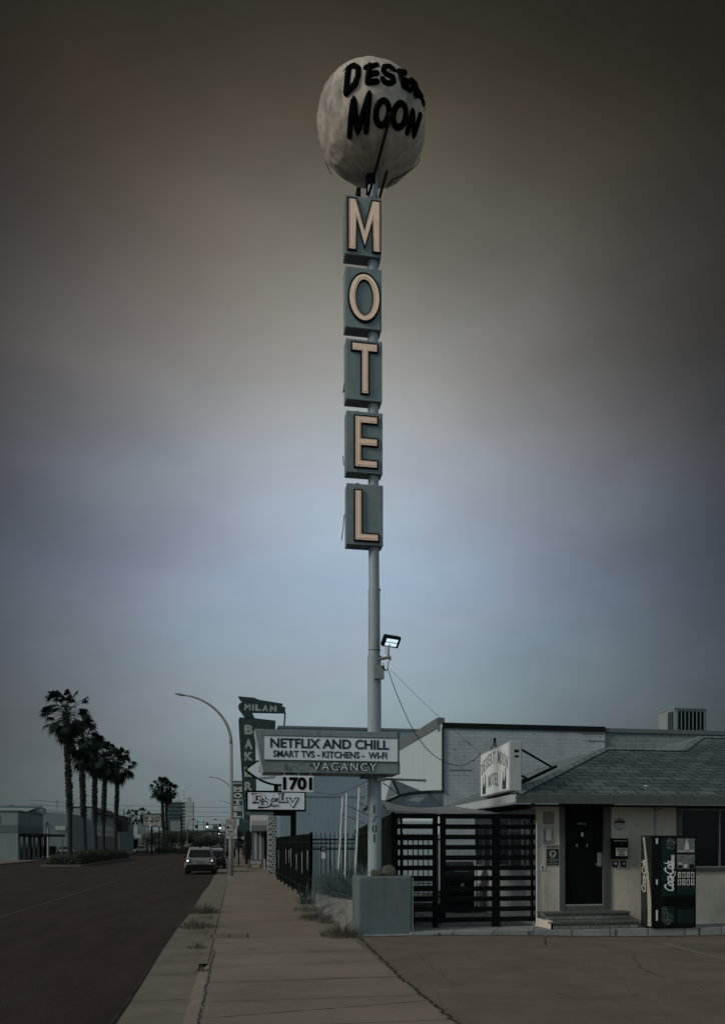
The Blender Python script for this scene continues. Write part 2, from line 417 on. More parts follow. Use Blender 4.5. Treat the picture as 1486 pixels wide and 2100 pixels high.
# ================================================================= GROUND
m = MB(); m.quad((-1500,-60,-.17),(1500,-60,-.17),(1500,3000,-.17),(-1500,3000,-.17)); struct(m.build('ground', 'farground'))
def crackline(m, pts, w, jit=.03, z=.004, seed=0, step=.12):
    rr = random.Random(seed); out = []
    for (a, b) in zip(pts[:-1], pts[1:]):
        n = max(1, int(math.hypot(b[0]-a[0], b[1]-a[1])/step))
        for i in range(n): out.append((a[0]+(b[0]-a[0])*i/n, a[1]+(b[1]-a[1])*i/n))
    out.append(pts[-1]); q = []
    for i, (x, y) in enumerate(out): q.append((x+rr.uniform(-jit,jit), y+rr.uniform(-jit,jit)))
    zf = z if callable(z) else (lambda x, y: z)
    for i in range(len(q)-1):
        (ax, ay), (bx, by) = q[i], q[i+1]; dx, dy = bx-ax, by-ay; L = math.hypot(dx,dy) or 1
        wa = w*rr.uniform(.4,1.4)/2; nx, ny = -dy/L*wa, dx/L*wa
        m.quad((ax-nx,ay-ny,zf(ax,ay)),(ax+nx,ay+ny,zf(ax,ay)),(bx+nx,by+ny,zf(bx,by)),(bx-nx,by-ny,zf(bx,by)))
m = MB(); m.grid(lambda a,b: (-20.5+19.25*a, -20+620*b**1.5, -.13), 12, 30)
m.cur = 1
for (xa, y0) in ((-8.1, 20), (-4.6, 60)):
    y = y0
    while y < 260:
        m.quad((xa,y,-.126),(xa+.1,y,-.126),(xa+.1,y+3,-.126),(xa,y+3,-.126)); y += 12
a = G(0,1900,-.126); b = G(300,1800,-.126)
m.cur = 1; m.quad((-6.1,18,-.126),(-6.0,18,-.126),(-6.0,90,-.126),(-6.1,90,-.126))
m.cur = 2
crackline(m, [(-1.31,8),(-1.30,60)], .035, .014, -.125, seed=61)
crackline(m, [(-4.6,14),(-4.3,22),(-4.7,31),(-4.4,44)], .012, .05, -.125, seed=62, step=.2)
crackline(m, [(-1.3,19.5),(-2.6,19.8),(-4.4,19.4),(-6.8,20.1),(-9.5,19.7)], .014, .05, -.125, seed=63, step=.15)
crackline(m, [(-1.3,33),(-4.0,33.3),(-8.5,32.8)], .02, .05, -.125, seed=64, step=.2)
crackline(m, [(-2.2,12.0),(-2.9,13.5),(-2.6,15.1),(-3.4,16.8)], .010, .04, -.125, seed=65, step=.1)
struct(m.build('road', ['asphalt','laneline','crack'], fixn=False))

# gutter pan and driveway apron
m = MB()
m.grid(lambda a,b: (-1.27+.72*a + (.02*math.sin(b*97)+.015*math.sin(b*41) if a == 0 else 0), -10+260*b, -.122+.012*a), 2, 300)
m.cur = 1
for y in (9.6,11.6,13.9,16.3,18.7,21,24,27,30,34,38): crackline(m, [(-1.25,y),(-.55,y+.05)], .02, .012, -.104, seed=int(y*7))
struct(m.build('gutter', ['gutter','crack'], fixn=False))
m = MB(); m.box(-.55,-.40,14.2,250,-.17,.0); m.add([(-.56,-10,-.11),(-.40,-10,-.0),(-.40,14.2,0),(-.56,14.2,-.11)], [(0,1,2,3)])
m.add([(-.55,14.2,-.11),(-.40,14.2,0),(-.55,14.2,0)],[(0,1,2)])
m.cur = 1
crackline(m, [(-.42,14.3),(-.43,40)], .012, .008, .005, seed=3)
struct(m.build('kerb', ['gutter','crack'], fixn=False))
m = MB(); m.box(-.40,2.14,-10,250,-.17,0)
m.cur = 1
crackline(m, [(-.38,5),(-.37,16)], .018, .02, .004, seed=8, step=.07)
for (ya, yb) in ((9.75,10.35),(12.2,12.3),(15.2,15.45),(17.9,18.0)):
    crackline(m, [(-.38,ya),(2.12,yb)], .014, .008, .004, seed=int(ya*10))
# utility cover in the slab
a = G(433,1925); b = G(508,1925); c = G(433,1917)
m.cur = 0; m.box(a.x, b.x, a.y, c.y, -.01, .006)
m.cur = 1
for xx in (a.x,(a.x+b.x)/2,b.x): m.quad((xx-.012,a.y,.0088),(xx+.012,a.y,.0088),(xx+.012,c.y,.0088),(xx-.012,c.y,.0088))
for i in range(7):
    yy = a.y+(c.y-a.y)*(i+.5)/7
    m.quad((a.x+.03,yy-.007,.0085),(b.x-.03,yy-.007,.0085),(b.x-.03,yy+.007,.0085),(a.x+.03,yy+.007,.0085))
struct(m.build('sidewalk', ['sidewalk','crack','gutter'], fixn=False))
# parking lot
def lotz(x, y=0):
    s = min(1, max(0, (x-3.4)/5.6)); return -.10*s*s*(3-2*s)
m = MB(); m.grid(lambda a,b: (2.14+23*a, -12+30.2*b, lotz(2.14+23*a)-.002), 60, 8)
m.cur = 1
zf = lambda x, y: lotz(x)+.004
P2 = lambda pts: [tuple(G(x,y)[:2]) for x,y in pts]
crackline(m, [(2.17,6),(2.15,12),(2.30,17.6)], .035, .03, zf, 5, .06)
crackline(m, P2([(1298,1952),(1310,1978),(1345,1995),(1400,2008),(1455,2022)]), .010, .03, zf, 6)
crackline(m, P2([(1075,2021),(1130,2035),(1180,2048),(1290,2041),(1330,2034)]), .008, .03, zf, 9)
crackline(m, P2([(1116,1918),(1118,1936)]), .02, .01, zf, 4)
crackline(m, P2([(860,1960),(930,2020),(1080,2025)]), .006, .04, zf, 14)
crackline(m, [(2.3,17.72),(12,17.4)], .07, .05, zf, 15)
m.cur = 2
a, b = G(1362,1925), G(1486,1957); m.quad((a.x-.05,a.y,-.09),(a.x+.05,a.y,-.09),(b.x+.06,b.y,-.09),(b.x-.06,b.y,-.09))
a, b = G(1466,1938), G(1520,1943); m.quad((a.x,a.y-.05,-.09),(b.x,b.y-.05,-.09),(b.x,b.y+.08,-.09),(a.x,a.y+.08,-.09))
struct(m.build('parking_lot', ['lot','crack','linepaint'], fixn=False))
# paved court behind the gate and walkway along the office
m = MB(); m.box(3.35,6.25,17.9,34,-.15,.05); m.box(6.25,25,17.9,18.8,-.15,.03)
m.box(2.2,3.35,18.9,60,-.15,-.02); m.box(3.35,25,17.74,17.9,-.15,.045); m.box(2.2,3.35,17.74,18.0,-.15,.012)
struct(m.build('courtyard_paving', 'paver'))
m = MB(); m.box(-40,-20.5,40,420,-.17,0.0); struct(m.build('far_sidewalk', 'gutter'))

# grass and weeds
def blades(m, c, n, h, spread, w=.008, lean=.6, seg=3, seed=0, droop=.3):
    rr = random.Random(seed)
    for i in range(n):
        a = rr.uniform(0, 2*math.pi); r0 = spread*math.sqrt(rr.random())*.5
        base = Vector((c[0]+r0*math.cos(a), c[1]+r0*math.sin(a)*1.5, c[2]))
        a2 = a+rr.uniform(-.6,.6); hh = 1.25*h*rr.uniform(.35,1.1)*(1.1-.85*r0/(spread*.5)); ln = lean*rr.uniform(.2,1.1)*hh
        d = Vector((math.cos(a2), math.sin(a2), 0)); sd = Vector((-d.y, d.x, 0))
        sd = (sd*math.cos(rr.uniform(0,3))+Vector((0,0,0))).normalized() if rr.random() < .5 else Vector((1,0,0))
        prev = None; ww = w*rr.uniform(.6,1.3)
        for k in range(seg+1):
            s = k/seg; p = base + d*(ln*s*s*1.1) + Vector((0,0,hh*(s - droop*s**3)))
            e = ww*(1-s)*.5 + .0006
            cur = (p-sd*e, p+sd*e)
            if prev: m.quad(prev[0], prev[1], cur[1], cur[0])
            prev = cur
    return m
tufts = [((415,1873),.46,420,.44,'spiky grass tuft on the kerb, farthest up the street'),
         ((405,1903),.34,320,.42,'low spread grass tuft on the kerb nearest the metal cover'),
         ((403,1945),.16,110,.18,'small weed sprouting in the kerb crack'),
         ((415,1992),.10,60,.10,'tiny weed in the crack at the end of the kerb')]
for i,(p,h,n,s,lb) in enumerate(tufts):
    g = G(*p); m = MB(); blades(m, (g.x,g.y,0), n, h, s*1.8, .011, 1.1, seed=20+i)
    tag(m.build('grass_tuft','deadgrass',fixn=False,origin=(g.x,g.y,0)), lb, 'grass tuft', 'grass tufts along the kerb')
fw = [((700,1920),.42,520,.55,'thick grass tuft against the left foot of the concrete block'),
      ((650,1885),.36,420,.60,'grass tuft at the middle foot of the low planter wall'),
      ((668,1893),.20,160,.30,'small dry grass tuft between the two larger tufts by the planter wall'),
      ((632,1868),.26,260,.60,'sparse grass tuft beside the end post of the black iron fence')]
for i,(p,h,n,s,lb) in enumerate(fw):
    g = G(*p); m = MB(); blades(m, (g.x,g.y,0), n, h, s*1.5, .010, .8, seed=40+i)
    tag(m.build('grass_tuft','deadgrass',fixn=False,origin=(g.x,g.y,0)), lb, 'grass tuft', 'grass tufts by the planter')
# leaf litter and little weeds along the joint of the lot
m = MB(); rr = random.Random(3)
for i in range(420):
    if rr.random() < .6:
        y = rr.uniform(9,17.6); x = 2.16+max(0,(y-12))*.024+rr.gauss(0,.05)
    else: x = rr.uniform(2.2,10); y = 17.68-.03*(x-2.2)/1+rr.gauss(0,.04)
    s = rr.uniform(.008,.028); a = rr.uniform(0,3.1); zz = lotz(x)+.006
    m.quad((x,y,zz),(x+s*math.cos(a),y+s*math.sin(a),zz+s*.5),(x+s*math.cos(a+.8),y+s*math.sin(a+.8),zz+s*.7),(x+s*.4*math.cos(a+1.5),y+s*.4*math.sin(a+1.5),zz+.004))
tag(m.build('leaf_litter','dirt',fixn=False), 'dark dry leaf litter gathered in the joints of the lot', 'leaf litter', kind='stuff')

# ================================================================= BIG MOTEL SIGN
PY = 18.45; PX = 2.72
st = thing('motel_sign_tower', (PX,PY,0), 'very tall motel sign with a moon globe above five letter boxes', 'motel sign')
def leanx(z): return -.0065*(z-8.3)
m = MB()
m.tube([(PX-leanx(2)*0,PY,.4),(PX,PY,3.2)], .137, 28)
m.tube([(PX,PY,3.2),(PX-.008,PY,5.55)], .137, 28)
m.tube([(PX-.008,PY,5.55),(PX-.01,PY,6.9)], .118, 28)
m.tube([(PX-.01,PY,6.9),(PX-.02+leanx(9),PY,9),(PX+leanx(15),PY,15.2)], .106, 28)
for z, r in ((5.55,.142),(6.9,.122),(4.0,.142)): m.tube([(PX,PY,z-.012),(PX,PY,z+.012)], r, 28)
pole = m.build('pole','pole',st,smooth=True); b = pole.modifiers.new('e','EDGE_SPLIT'); b.split_angle = R(40)
tag(pole, 'grey steel pole with stencilled street number')
m = MB()
for ch,(ya,yb) in zip('1701', ((1652,1669),(1673,1688),(1692,1708),(1712,1728))):
    a = W(763,yb,PY-.15); bb = W(773 if ch != '1' else 769,yb,PY-.15); c = W(767,ya,PY-.15)
    x0 = a.x if ch != '1' else W(766,yb,PY-.15).x
    g = text(ch, bb.x-x0, c.z-a.z, .02, .002)
    def cyl(x,y,z,x0=x0,z0=a.z):
        X = x0+x; dx = X-PX; return Vector((X, PY-math.sqrt(max(.1386**2-dx*dx,1e-4))-z*.3, z0+y))
    m.geom(g, cyl)
m.build('number_stencil','textnavy',pole)
# five boxes
boxes = [('M',398.5,519),('O',545,669),('T',693,817),('E',841,966.5),('L',990,1115)]
FY = 18.28; BY = 18.62
def ring(cx, cz, rx, rz, n=40): return [(cx+rx*math.cos(2*math.pi*i/n), cz+rz*math.sin(2*math.pi*i/n)) for i in range(n)]
def letterpoly(ch):
    """outlines in unit square 0..1"""
    if ch == 'M': return [[(.0,0),(.0,1),(.28,1),(.5,.47),(.70,1),(1,1),(1,0),(.73,0),(.73,.56),(.51,.04),(.28,.58),(.28,0)]]
    if ch == 'T': return [[(.35,0),(.35,.81),(0,.81),(0,1),(1,1),(1,.81),(.68,.81),(.68,0)]]
    if ch == 'E': return [[(0,0),(0,1),(1,1),(1,.83),(.34,.83),(.34,.585),(1,.585),(1,.41),(.34,.41),(.34,.17),(1,.17),(1,0)]]
    if ch == 'L': return [[(0,0),(0,1),(.35,1),(.35,.17),(1,.17),(1,0)]]
def shrink(poly, d, sx, sz):
    """inset a polygon (in metres) by d"""
    pts = [Vector((x*sx, z*sz, 0)) for x,z in poly]; n = len(pts)
    area = sum(pts[i].x*pts[(i+1)%n].y-pts[(i+1)%n].x*pts[i].y for i in range(n)); sg = 1 if area > 0 else -1
    out = []
    for i in range(n):
        p0, p1, p2 = pts[i-1], pts[i], pts[(i+1)%n]
        e1 = (p1-p0).normalized(); e2 = (p2-p1).normalized()
        n1 = Vector((-e1.y,e1.x,0))*sg; n2 = Vector((-e2.y,e2.x,0))*sg
        bis = (n1+n2); L = bis.length
        if L < 1e-4: bis = n1; L = 1
        bis /= L; k = d/max(.35, bis.dot(n1)); out.append((p1.x+bis.x*k, p1.y+bis.y*k))
    return out
import bmesh
letrect = {'M':(712,781,405,521),'O':(713,780,555,666),'T':(719,775,700,813),'E':(725,775,850,963),'L':(725,777,1000,1110)}
for ch, yt, yb in boxes:
    tl = W(709, yt, FY); zt = tl.z; zb = W(709, yb, FY).z; lx = leanx((zt+zb)/2)+leanx(0)*0
    xa = 2.14+lx; xb = xa+.726
    m = MB(); m.box(xa,xb,FY,BY,zb,zt)
    bx = m.build('letter_box','box',st,bevel=.006); tag(bx, 'grey green metal box bearing the letter '+ch)
    m = MB(); m.box(xa+.04,xb-.04,FY+.05,BY-.05,zb-.006,zb+.001); m.box(xa+.24,xa+.40,FY+.08,BY-.10,zb-.014,zb-.005)
    m.build('hatch','boxdark',bx)
    m = MB(); m.box(xa+.20,xa+.26,FY+.12,FY+.16,zt,zt+.06); m.build('wire_stub','black',bx)
    # letter
    l0, l1, t0, t1 = letrect[ch]
    a = W(l0, (t0+t1)/2, FY); c = W(l1, (t0+t1)/2, FY); z1 = W(l0-0, t0, FY).z; z0 = W(l1, t1, FY).z
    if ch == 'M': z1 = W(l0,405,FY).z; z0 = W(l1,524,FY).z; z1 -= .02
    sx, sz = c.x-a.x, z1-z0
    z0 = (zt+zb)/2-sz/2; 
    if ch == 'L': z0 -= .03
    if ch == 'T': z0 += .02
    fo = lambda x, y, d: Vector((a.x+x, FY-d, z0+y))
    mo, mi, mt = MB(), MB(), MB()
    if ch == 'O':
        for (mb_, ro, ri, d0, d1) in ((mo, 1.0, .44, .0, .035), (mi, .91, .52, .0, .042)):
            R1 = ring(sx/2, sz/2, sx/2*ro, sz/2*ro); 
            ki = {.44:(.49,.67),.52:(.555,.715)}[ri]
            R2 = ring(sx/2, sz/2, sx/2*ki[0], sz/2*ki[1])
            n = len(R1); vs = [fo(x,y,d1) for x,y in R1]+[fo(x,y,d1) for x,y in R2]+[fo(x,y,d0) for x,y in R1]+[fo(x,y,d0) for x,y in R2]
            fs = []
            for i in range(n):
                j = (i+1)%n; fs += [(i,j,n+j,n+i),(i,2*n+i,2*n+j,j),(n+i,n+j,3*n+j,3*n+i)]
            mb_.add(vs, fs)
        mt.tube([fo(x,y,.065) for x,y in ring(sx/2,sz/2,sx/2*.62,sz/2*.76)]+[fo(sx/2+sx/2*.62,sz/2,.065)], .0045, 6)
    else:
        P = letterpoly(ch)[0]
        mo.prism([(x*sx,z*sz) for x,z in P], fo, 0, .035)
        mi.prism(shrink(P,.030,sx,sz), fo, .001, .042)
        q = shrink(P,.048,sx,sz); mt.tube([fo(x,y,.065) for x,y in q]+[fo(*q[0],.065)], .0045, 6)
    lt = mo.build('letter_outline','black',bx); tag(lt, 'black raised outline of letter '+ch)
    mi.build('letter','cream',bx); mt.build('neon_tube','softblack',bx,smooth=True)
# dangling wires on the boxes
m = MB()
for p in ([(706,1055),(703,1085),(700,1108)],[(705,955),(703,935)],[(706,785),(703,805),(706,800)]):
    m.tube([W(x,y,18.5) for x,y in p], .009, 5)
m.build('loose_wire','black',st)
# globe
GC = Vector((W(761,256,PY).x, PY, W(761,256,PY).z)); GR = (1.075,1.075,1.055)
rg = random.Random(11)
m = MB(); m.sphere((0,0,0), 1, 128, 88, GR)
from mathutils import noise as mn
vs = []
for (x,y,z) in m.v:
    p = Vector((x,y,z)); k = 1+.020*mn.noise(p*1.6+Vector((3,1,2)))+.014*mn.noise(p*4.5)+.006*mn.noise(p*11)
    lf = max(0,min(1,(-.2-x+.2*z)*1.2))
    k += .030*lf*mn.noise(Vector((x*6,y*6,z*3)))+.012*lf*mn.noise(Vector((x*14,y*14,z*6)))
    vs.append(tuple(p*k+GC))
m.v = vs
gl = m.build('moon_globe','globe',st,smooth=True); tag(gl, 'stained cream globe with wrinkled skin')
# vertical streaks in the globe skin
nt = M['globe'].node_tree; N = nt.nodes; L = nt.links
b = N['Principled BSDF']; base = b.inputs['Base Color'].links[0].from_socket
tcn = N.new('ShaderNodeTexCoord'); sub = N.new('ShaderNodeVectorMath'); sub.operation = 'SUBTRACT'; sub.inputs[1].default_value = GC-Vector((PX,PY,0))
L.new(tcn.outputs['Object'], sub.inputs[0])
sp = N.new('ShaderNodeSeparateXYZ'); L.new(sub.outputs[0], sp.inputs[0])
at = N.new('ShaderNodeMath'); at.operation = 'ARCTAN2'; L.new(sp.outputs[0], at.inputs[0]); L.new(sp.outputs[1], at.inputs[1])
cb = N.new('ShaderNodeCombineXYZ'); mu = N.new('ShaderNodeMath'); mu.operation = 'MULTIPLY'; mu.inputs[1].default_value = .5; L.new(sp.outputs[2], mu.inputs[0])
L.new(at.outputs[0], cb.inputs[0]); L.new(mu.outputs[0], cb.inputs[1])
sn = N.new('ShaderNodeTexNoise'); sn.inputs['Scale'].default_value = 9; sn.inputs['Detail'].default_value = 5; L.new(cb.outputs[0], sn.inputs['Vector'])
mr = N.new('ShaderNodeMapRange'); mr.inputs[1].default_value = .3; mr.inputs[2].default_value = .7; mr.inputs[3].default_value = .72; mr.inputs[4].default_value = 1.12; L.new(sn.outputs['Fac'], mr.inputs[0])
s2 = N.new('ShaderNodeVectorMath'); s2.operation = 'SCALE'; L.new(base, s2.inputs[0]); L.new(mr.outputs[0], s2.inputs['Scale']); L.new(s2.outputs[0], b.inputs['Base Color'])
def onglobe(px, py, off=.03):
    dx, dy, dz = ray(px, py); d = Vector((dx,dy,dz)); o = Vector((0,0,CAMZ))-GC
    rs = [g+off for g in GR]
    D = Vector((d.x/rs[0], d.y/rs[1], d.z/rs[2])); O = Vector((o.x/rs[0], o.y/rs[1], o.z/rs[2]))
    A = D.dot(D); B = 2*O.dot(D); C = O.dot(O)-1; q = B*B-4*A*C
    t = (-B-math.sqrt(q))/(2*A) if q > 0 else -B/(2*A)
    return Vector((0,0,CAMZ))+d*t
Z1 = lambda pts: [(620+x/4.468, 90+y/4.468) for x,y in pts]
def dens(pts, st=6):
    out = []
    for a, b in zip(pts[:-1], pts[1:]):
        n = max(1, int(math.hypot(b[0]-a[0], b[1]-a[1])/st))
        out += [(a[0]+(b[0]-a[0])*i/n, a[1]+(b[1]-a[1])*i/n) for i in range(n)]
    return out+[pts[-1]]
def ell(cx, cy, rx, ry, tilt=0, n=28):
    return [(cx+rx*math.cos(2*math.pi*i/n)*math.cos(tilt)-ry*math.sin(2*math.pi*i/n)*math.sin(tilt),
             cy+rx*math.cos(2*math.pi*i/n)*math.sin(tilt)+ry*math.sin(2*math.pi*i/n)*math.cos(tilt)) for i in range(n+1)]
LET = [
 ('D', [[(400,448),(412,300),(425,225),(478,200),(512,225),(510,300),(480,370),(400,448)]]),
 ('E', [[(618,200),(606,280),(598,350)],[(582,220),(680,198)],[(606,282),(680,268)],[(598,352),(682,345)]]),
 ('S', [[(832,240),(800,212),(750,212),(738,250),(770,285),(825,305),(835,340),(800,365),(755,355),(735,325)]]),
 ('E', [[(895,258),(905,320),(922,385)],[(880,255),(935,262)],[(905,320),(965,345)],[(922,385),(978,420)]]),
 ('R', [[(992,345),(1018,410),(1035,468)],[(995,335),(1035,375),(1042,412),(1018,415)],[(1022,415),(1062,470)]]),
 ('T', [[(1068,455),(1088,510),(1100,545)],[(1052,430),(1085,480)]]),
 ('M', [[(432,840),(446,660),(468,500),(488,650),(506,808),(560,620),(615,450),(598,620),(582,795)]]),
 ('O', [ell(732,630,58,112,.12)]),
 ('O', [ell(888,652,56,110,.12)]),
 ('N', [[(958,805),(985,700),(1008,615),(1010,730),(1015,840),(1045,745),(1072,652)]])]
for ch, strokes in LET:
    m = MB(); w = MB()
    for s_ in strokes:
        P = Z1(dens(s_, 14)); 
        pts = [onglobe(x,y,.0) for x,y in P]
        m.tube(pts, .058, 10)
        for p in (pts[0], pts[-1]): m.sphere(p, .058, 10, 6)
        w.tube([onglobe(x-1.6,y-1.4,.062) for x,y in P], .0035, 4)
    o = m.build('letter','globeblack',gl,smooth=True); tag(o, 'black raised letter '+ch+' on the globe')
    w.build('neon_tube','softblack',o)
m = MB()
for pts, r in (([(378,250),(400,215),(440,180),(475,168),(495,190),(492,240)],.008),([(385,270),(405,235),(435,212)],.007),
    ([(748,215),(775,198),(815,205),(832,232),(790,250)],.008),([(882,258),(890,240),(950,255),(955,290)],.008),
    ([(985,335),(1000,315),(1030,350),(1062,420),(1045,440),(1095,495),(1090,540),(1128,600),(1108,612)],.008),
    ([(1010,330),(1050,400),(1070,480),(1105,560)],.007)):
    m.tube([onglobe(x,y,.13) for x,y in Z1(pts)], r, 5)
m.build('bent_neon_frame','black',gl)
m = MB()
m.tube([onglobe(x,y,.006) for x,y in Z1(dens([(1078,1035),(1050,1100),(1000,1150),(910,1205),(820,1245),(790,1290),(775,1325)],20))], .009, 5)
m.tube([onglobe(x,y,.02) for x,y in Z1([(212,1075),(235,1130)])]+[W(*Z1([(262,1192)])[0],PY)], .008, 5)
m.build('seam','black',gl)
# braces from the top box to the globe
m = MB()
a = W(755,402,18.34); b = onglobe(801,235,.08); m.tube([a,b], .028, 8); 
a = W(778,405,18.40); b = W(793,350,17.95); m.tube([a,b], .026, 8); m.sphere(onglobe(801,236,.08), .06, 10, 6, (1,.6,1))
m.tube([(GC.x,PY,15.0),(GC.x,PY,15.5)], .12, 20)
m.tube([W(752,400,18.3),W(753,372,18.2)], .018, 6); m.box(PX-.38,PX-.30,18.3,18.5,14.6,14.85)
m.build('brace','black',st,smooth=True)
# message cabinet
CY = 18.0; CY2 = 18.9
m = MB()
tl, bl, tr, br = W(524,1498,CY), W(541,1586,CY), W(819,1500,CY), W(819,1586,CY)
zt, zb = (tl.z+tr.z)/2, (bl.z+br.z)/2
m.prism([(tl.x,zt),(bl.x,zb),(br.x,zb),(tr.x,zt)], lambda x,z,d: Vector((x,d,z)), CY, CY2)
cab = m.build('message_cabinet','box',st,bevel=.008); tag(cab, 'long slanted-end cabinet with message panel and vacancy lettering')
m = MB(); x0,x1,z0,z1 = wbox(m, 542,815,1512,1560,CY-.012,.02)
pn = m.build('message_panel','panelwhite',cab)
m = MB(); t_ = .012
for (ax,bx_,az,bz) in ((x0-.012,x1+.03,z1,z1+.014),(x0-.012,x1+.03,z0-.014,z0),(x1,x1+.03,z0,z1)):
    m.box(ax,bx_,CY-.022,CY-.0005,az,bz)
m.box(tr.x-.03,tr.x+.004,CY-.024,CY+.03,zb-.004,z0-.015); m.box(tr.x-.05,tr.x+.004,CY-.024,CY+.03,z1+.015,zt+.004)
m.build('panel_frame','boxdark',cab)
m = MB()
wtext(m,'NETFLIX AND CHILL',554,797,1516,1536,CY-.016,.028,.003); wtext(m,'SMART TVS - KITCHENS -  WI-FI',560,793,1541,1555,CY-.016,.024,.003)
m.build('message_lettering','textnavy',pn)
m = MB(); wtext(m,'VACANCY',641,772,1564,1582,CY-.006,.05,.006,1.12); o = m.build('vacancy_letters','black',cab)
m = MB(); wtext(m,'VACANCY',642,771,1565,1581,CY-.016,-.006,.006,1.22); m.build('neon_tube','neontube',o)
m = MB(); a = W(585,1575,CY)
for i in range(2): m.tube([W(585+4*i,1567,CY-.03),W(584+4*i,1575,CY-.03),W(586+4*i,1580,CY-.03)], .008, 5)
for i in range(26):
    p = W(random.uniform(598,626), random.uniform(1561,1582), CY-.002); m.box(p.x,p.x+random.uniform(.004,.03),CY-.004,CY,p.z,p.z+random.uniform(.004,.012))
m.tube([W(636,1569,CY-.02),W(638,1569,CY-.02)], .03, 8)
m.build('scar','softblack',cab)
m = MB(); m.box(tl.x-.02,bl.x+.0,CY+.01,CY2-.01,zt-.0,zt+.004)
fL = lambda x,z,d: Vector((x,d,z)); m.prism([(tl.x-.018,zt),(bl.x-.018,zb),(bl.x-.002,zb),(tl.x-.002,zt)], fL, CY-.004, CY2+.004)
m.build('lit_end','ltgrey',cab)  # paler grey paints in the light on the cabinet's left end
m = MB(); m.box(PX-.25,PX+.2,18.1,18.8,zb-.05,zb); 
a = W(577,1590,18.2); b = W(650,1590,18.2); m.box(a.x,b.x+.1,18.2,18.23,zb-.02,zb+.0)
m.build('bracket','boxdark',cab)
# pipe arm under the cabinet
m = MB(); a = W(783,1598,18.3); b = W(873,1601,18.3); m.tube([a,b], .024, 8); m.tube([a+Vector((-.1,.1,0)),a], .045, 8)
for px in (818,825,861,868,872): p = W(px,1602,18.28); m.tube([p,p+Vector((0,0,-.05))], .005, 5)
m.box(a.x-.12,a.x+.05,18.15,18.32,a.z-.05,a.z+.07)
m.build('pipe_arm','metal',st)

# number panel hanging below the cabinet
Y = 17.96; m = MB(); x0,x1,z0,z1 = wbox(m,577.5,642.5,1591,1624,Y,.025)
nb = thing('number_panel', ((x0+x1)/2,Y,z0), 'white panel with black street number hanging under the message sign', 'number panel')
m.build('panel','panelwhite',nb)
m = MB(); wtext(m,'1701',580,640,1594,1621,Y-.003,.045,.004); m.build('numerals','black',nb)
m = MB()
for px in (583,612,637): p = W(px,1590,Y+.01); m.tube([p,p+Vector((0,.01,.06))], .01, 6)
m.build('hook','metal',nb)

# flood light on the pole
Y = 18.2; c = W(802,1314,Y)
fl = thing('flood_light', (c.x,Y,W(795,1368,Y).z), 'lit LED flood light on a bracket clamped to the sign pole', 'flood light')
rx = Vector((.97,.22,-.06)).normalized(); nrm = Vector((-.30,-.72,-.60)).normalized(); nrm = (nrm-rx*nrm.dot(rx)).normalized(); up = nrm.cross(rx)
if up.z < 0: up = -up
m = MB(); cc = c+Vector((0,.05,0)); m.obox(cc, rx, nrm, up, .185, .05, .125); hs = m.build('housing','softblack',fl,bevel=.03)
m = MB(); m.obox(cc+nrm*.052+up*.045, rx, nrm, up, .12, .004, .034); m.obox(cc+nrm*.052-up*.045, rx, nrm, up, .12, .004, .034); m.build('led_panel','ledlight',hs)
m = MB()
p1 = W(796,1327,Y); p2 = W(796,1345,Y); m.tube([c-up*.1,p1,p2], .025, 10); m.tube([W(776,1352,Y-.02),W(800,1348,Y-.02)], .032, 10); m.tube([W(798,1350,Y-.02),W(801,1350,Y-.02)], .045, 10)
m.box(PX-.04,PX+.16,18.22,18.33,W(0,1365,18.25).z,W(0,1336,18.25).z)
m.tube([W(790,1328,Y),W(790,1338,Y),W(796,1344,Y)], .007, 5)
br_ = m.build('bracket','metal',fl,smooth=False)
m = MB()
for z in (W(770,1330,18.3).z, W(770,1342,18.3).z, W(770,1364,18.3).z): m.tube([(PX+.125*math.cos(a),PY+.125*math.sin(a),z+.02*math.sin(a)) for a in [i*math.pi/10 for i in range(21)]], .006, 5)
m.build('strap','softblack',fl)
m = MB(); m.tube([W(785,1360,Y),W(788,1372,Y),W(793,1376,Y),W(797,1355,Y)], .008, 5); m.tube([W(783,1366,Y),W(791,1377,Y)], .012, 5); m.build('wire','black',fl)

# ---- cables
def cable(name, pts, r, label, n=24):
    m = MB(); out = []
    P = [Vector(p) for p in pts]
    k = len(P)
    for i in range(k-1):          # catmull-rom
        p0, p1, p2, p3 = P[max(i-1,0)], P[i], P[i+1], P[min(i+2,k-1)]
        for j in range(n//(k-1)):
            t = j/(n//(k-1)); out.append(.5*((2*p1)+(-p0+p2)*t+(2*p0-5*p1+4*p2-p3)*t*t+(-p0+3*p1-3*p2+p3)*t**3))
    out.append(P[-1]); m.tube(out, r, 5)
    return tag(m.build(name,'black',smooth=True), label, 'cable')
cable('power_cable', [W(795,1371,18.2),W(815,1428,18.4),W(850,1502,18.8),W(890,1550,19.3),W(938,1571,20.0),W(968,1561,20.6),W(985,1545,21.1)], .008, 'black cable sagging from the flood light to the roof sign', 36)
cable('thin_wire', [W(800,1373,18.2),W(880,1452,19.5),W(985,1545,21.1)], .0035, 'thin straight wire from the flood light toward the motel roof')
cable('drooping_wire', [W(756,1600,18.4),W(715,1621,22),W(680,1630,26),W(628,1622,36)], .006, 'thin drooping wire between the sign pole and the law office sign'.replace('law office','white lettered'))

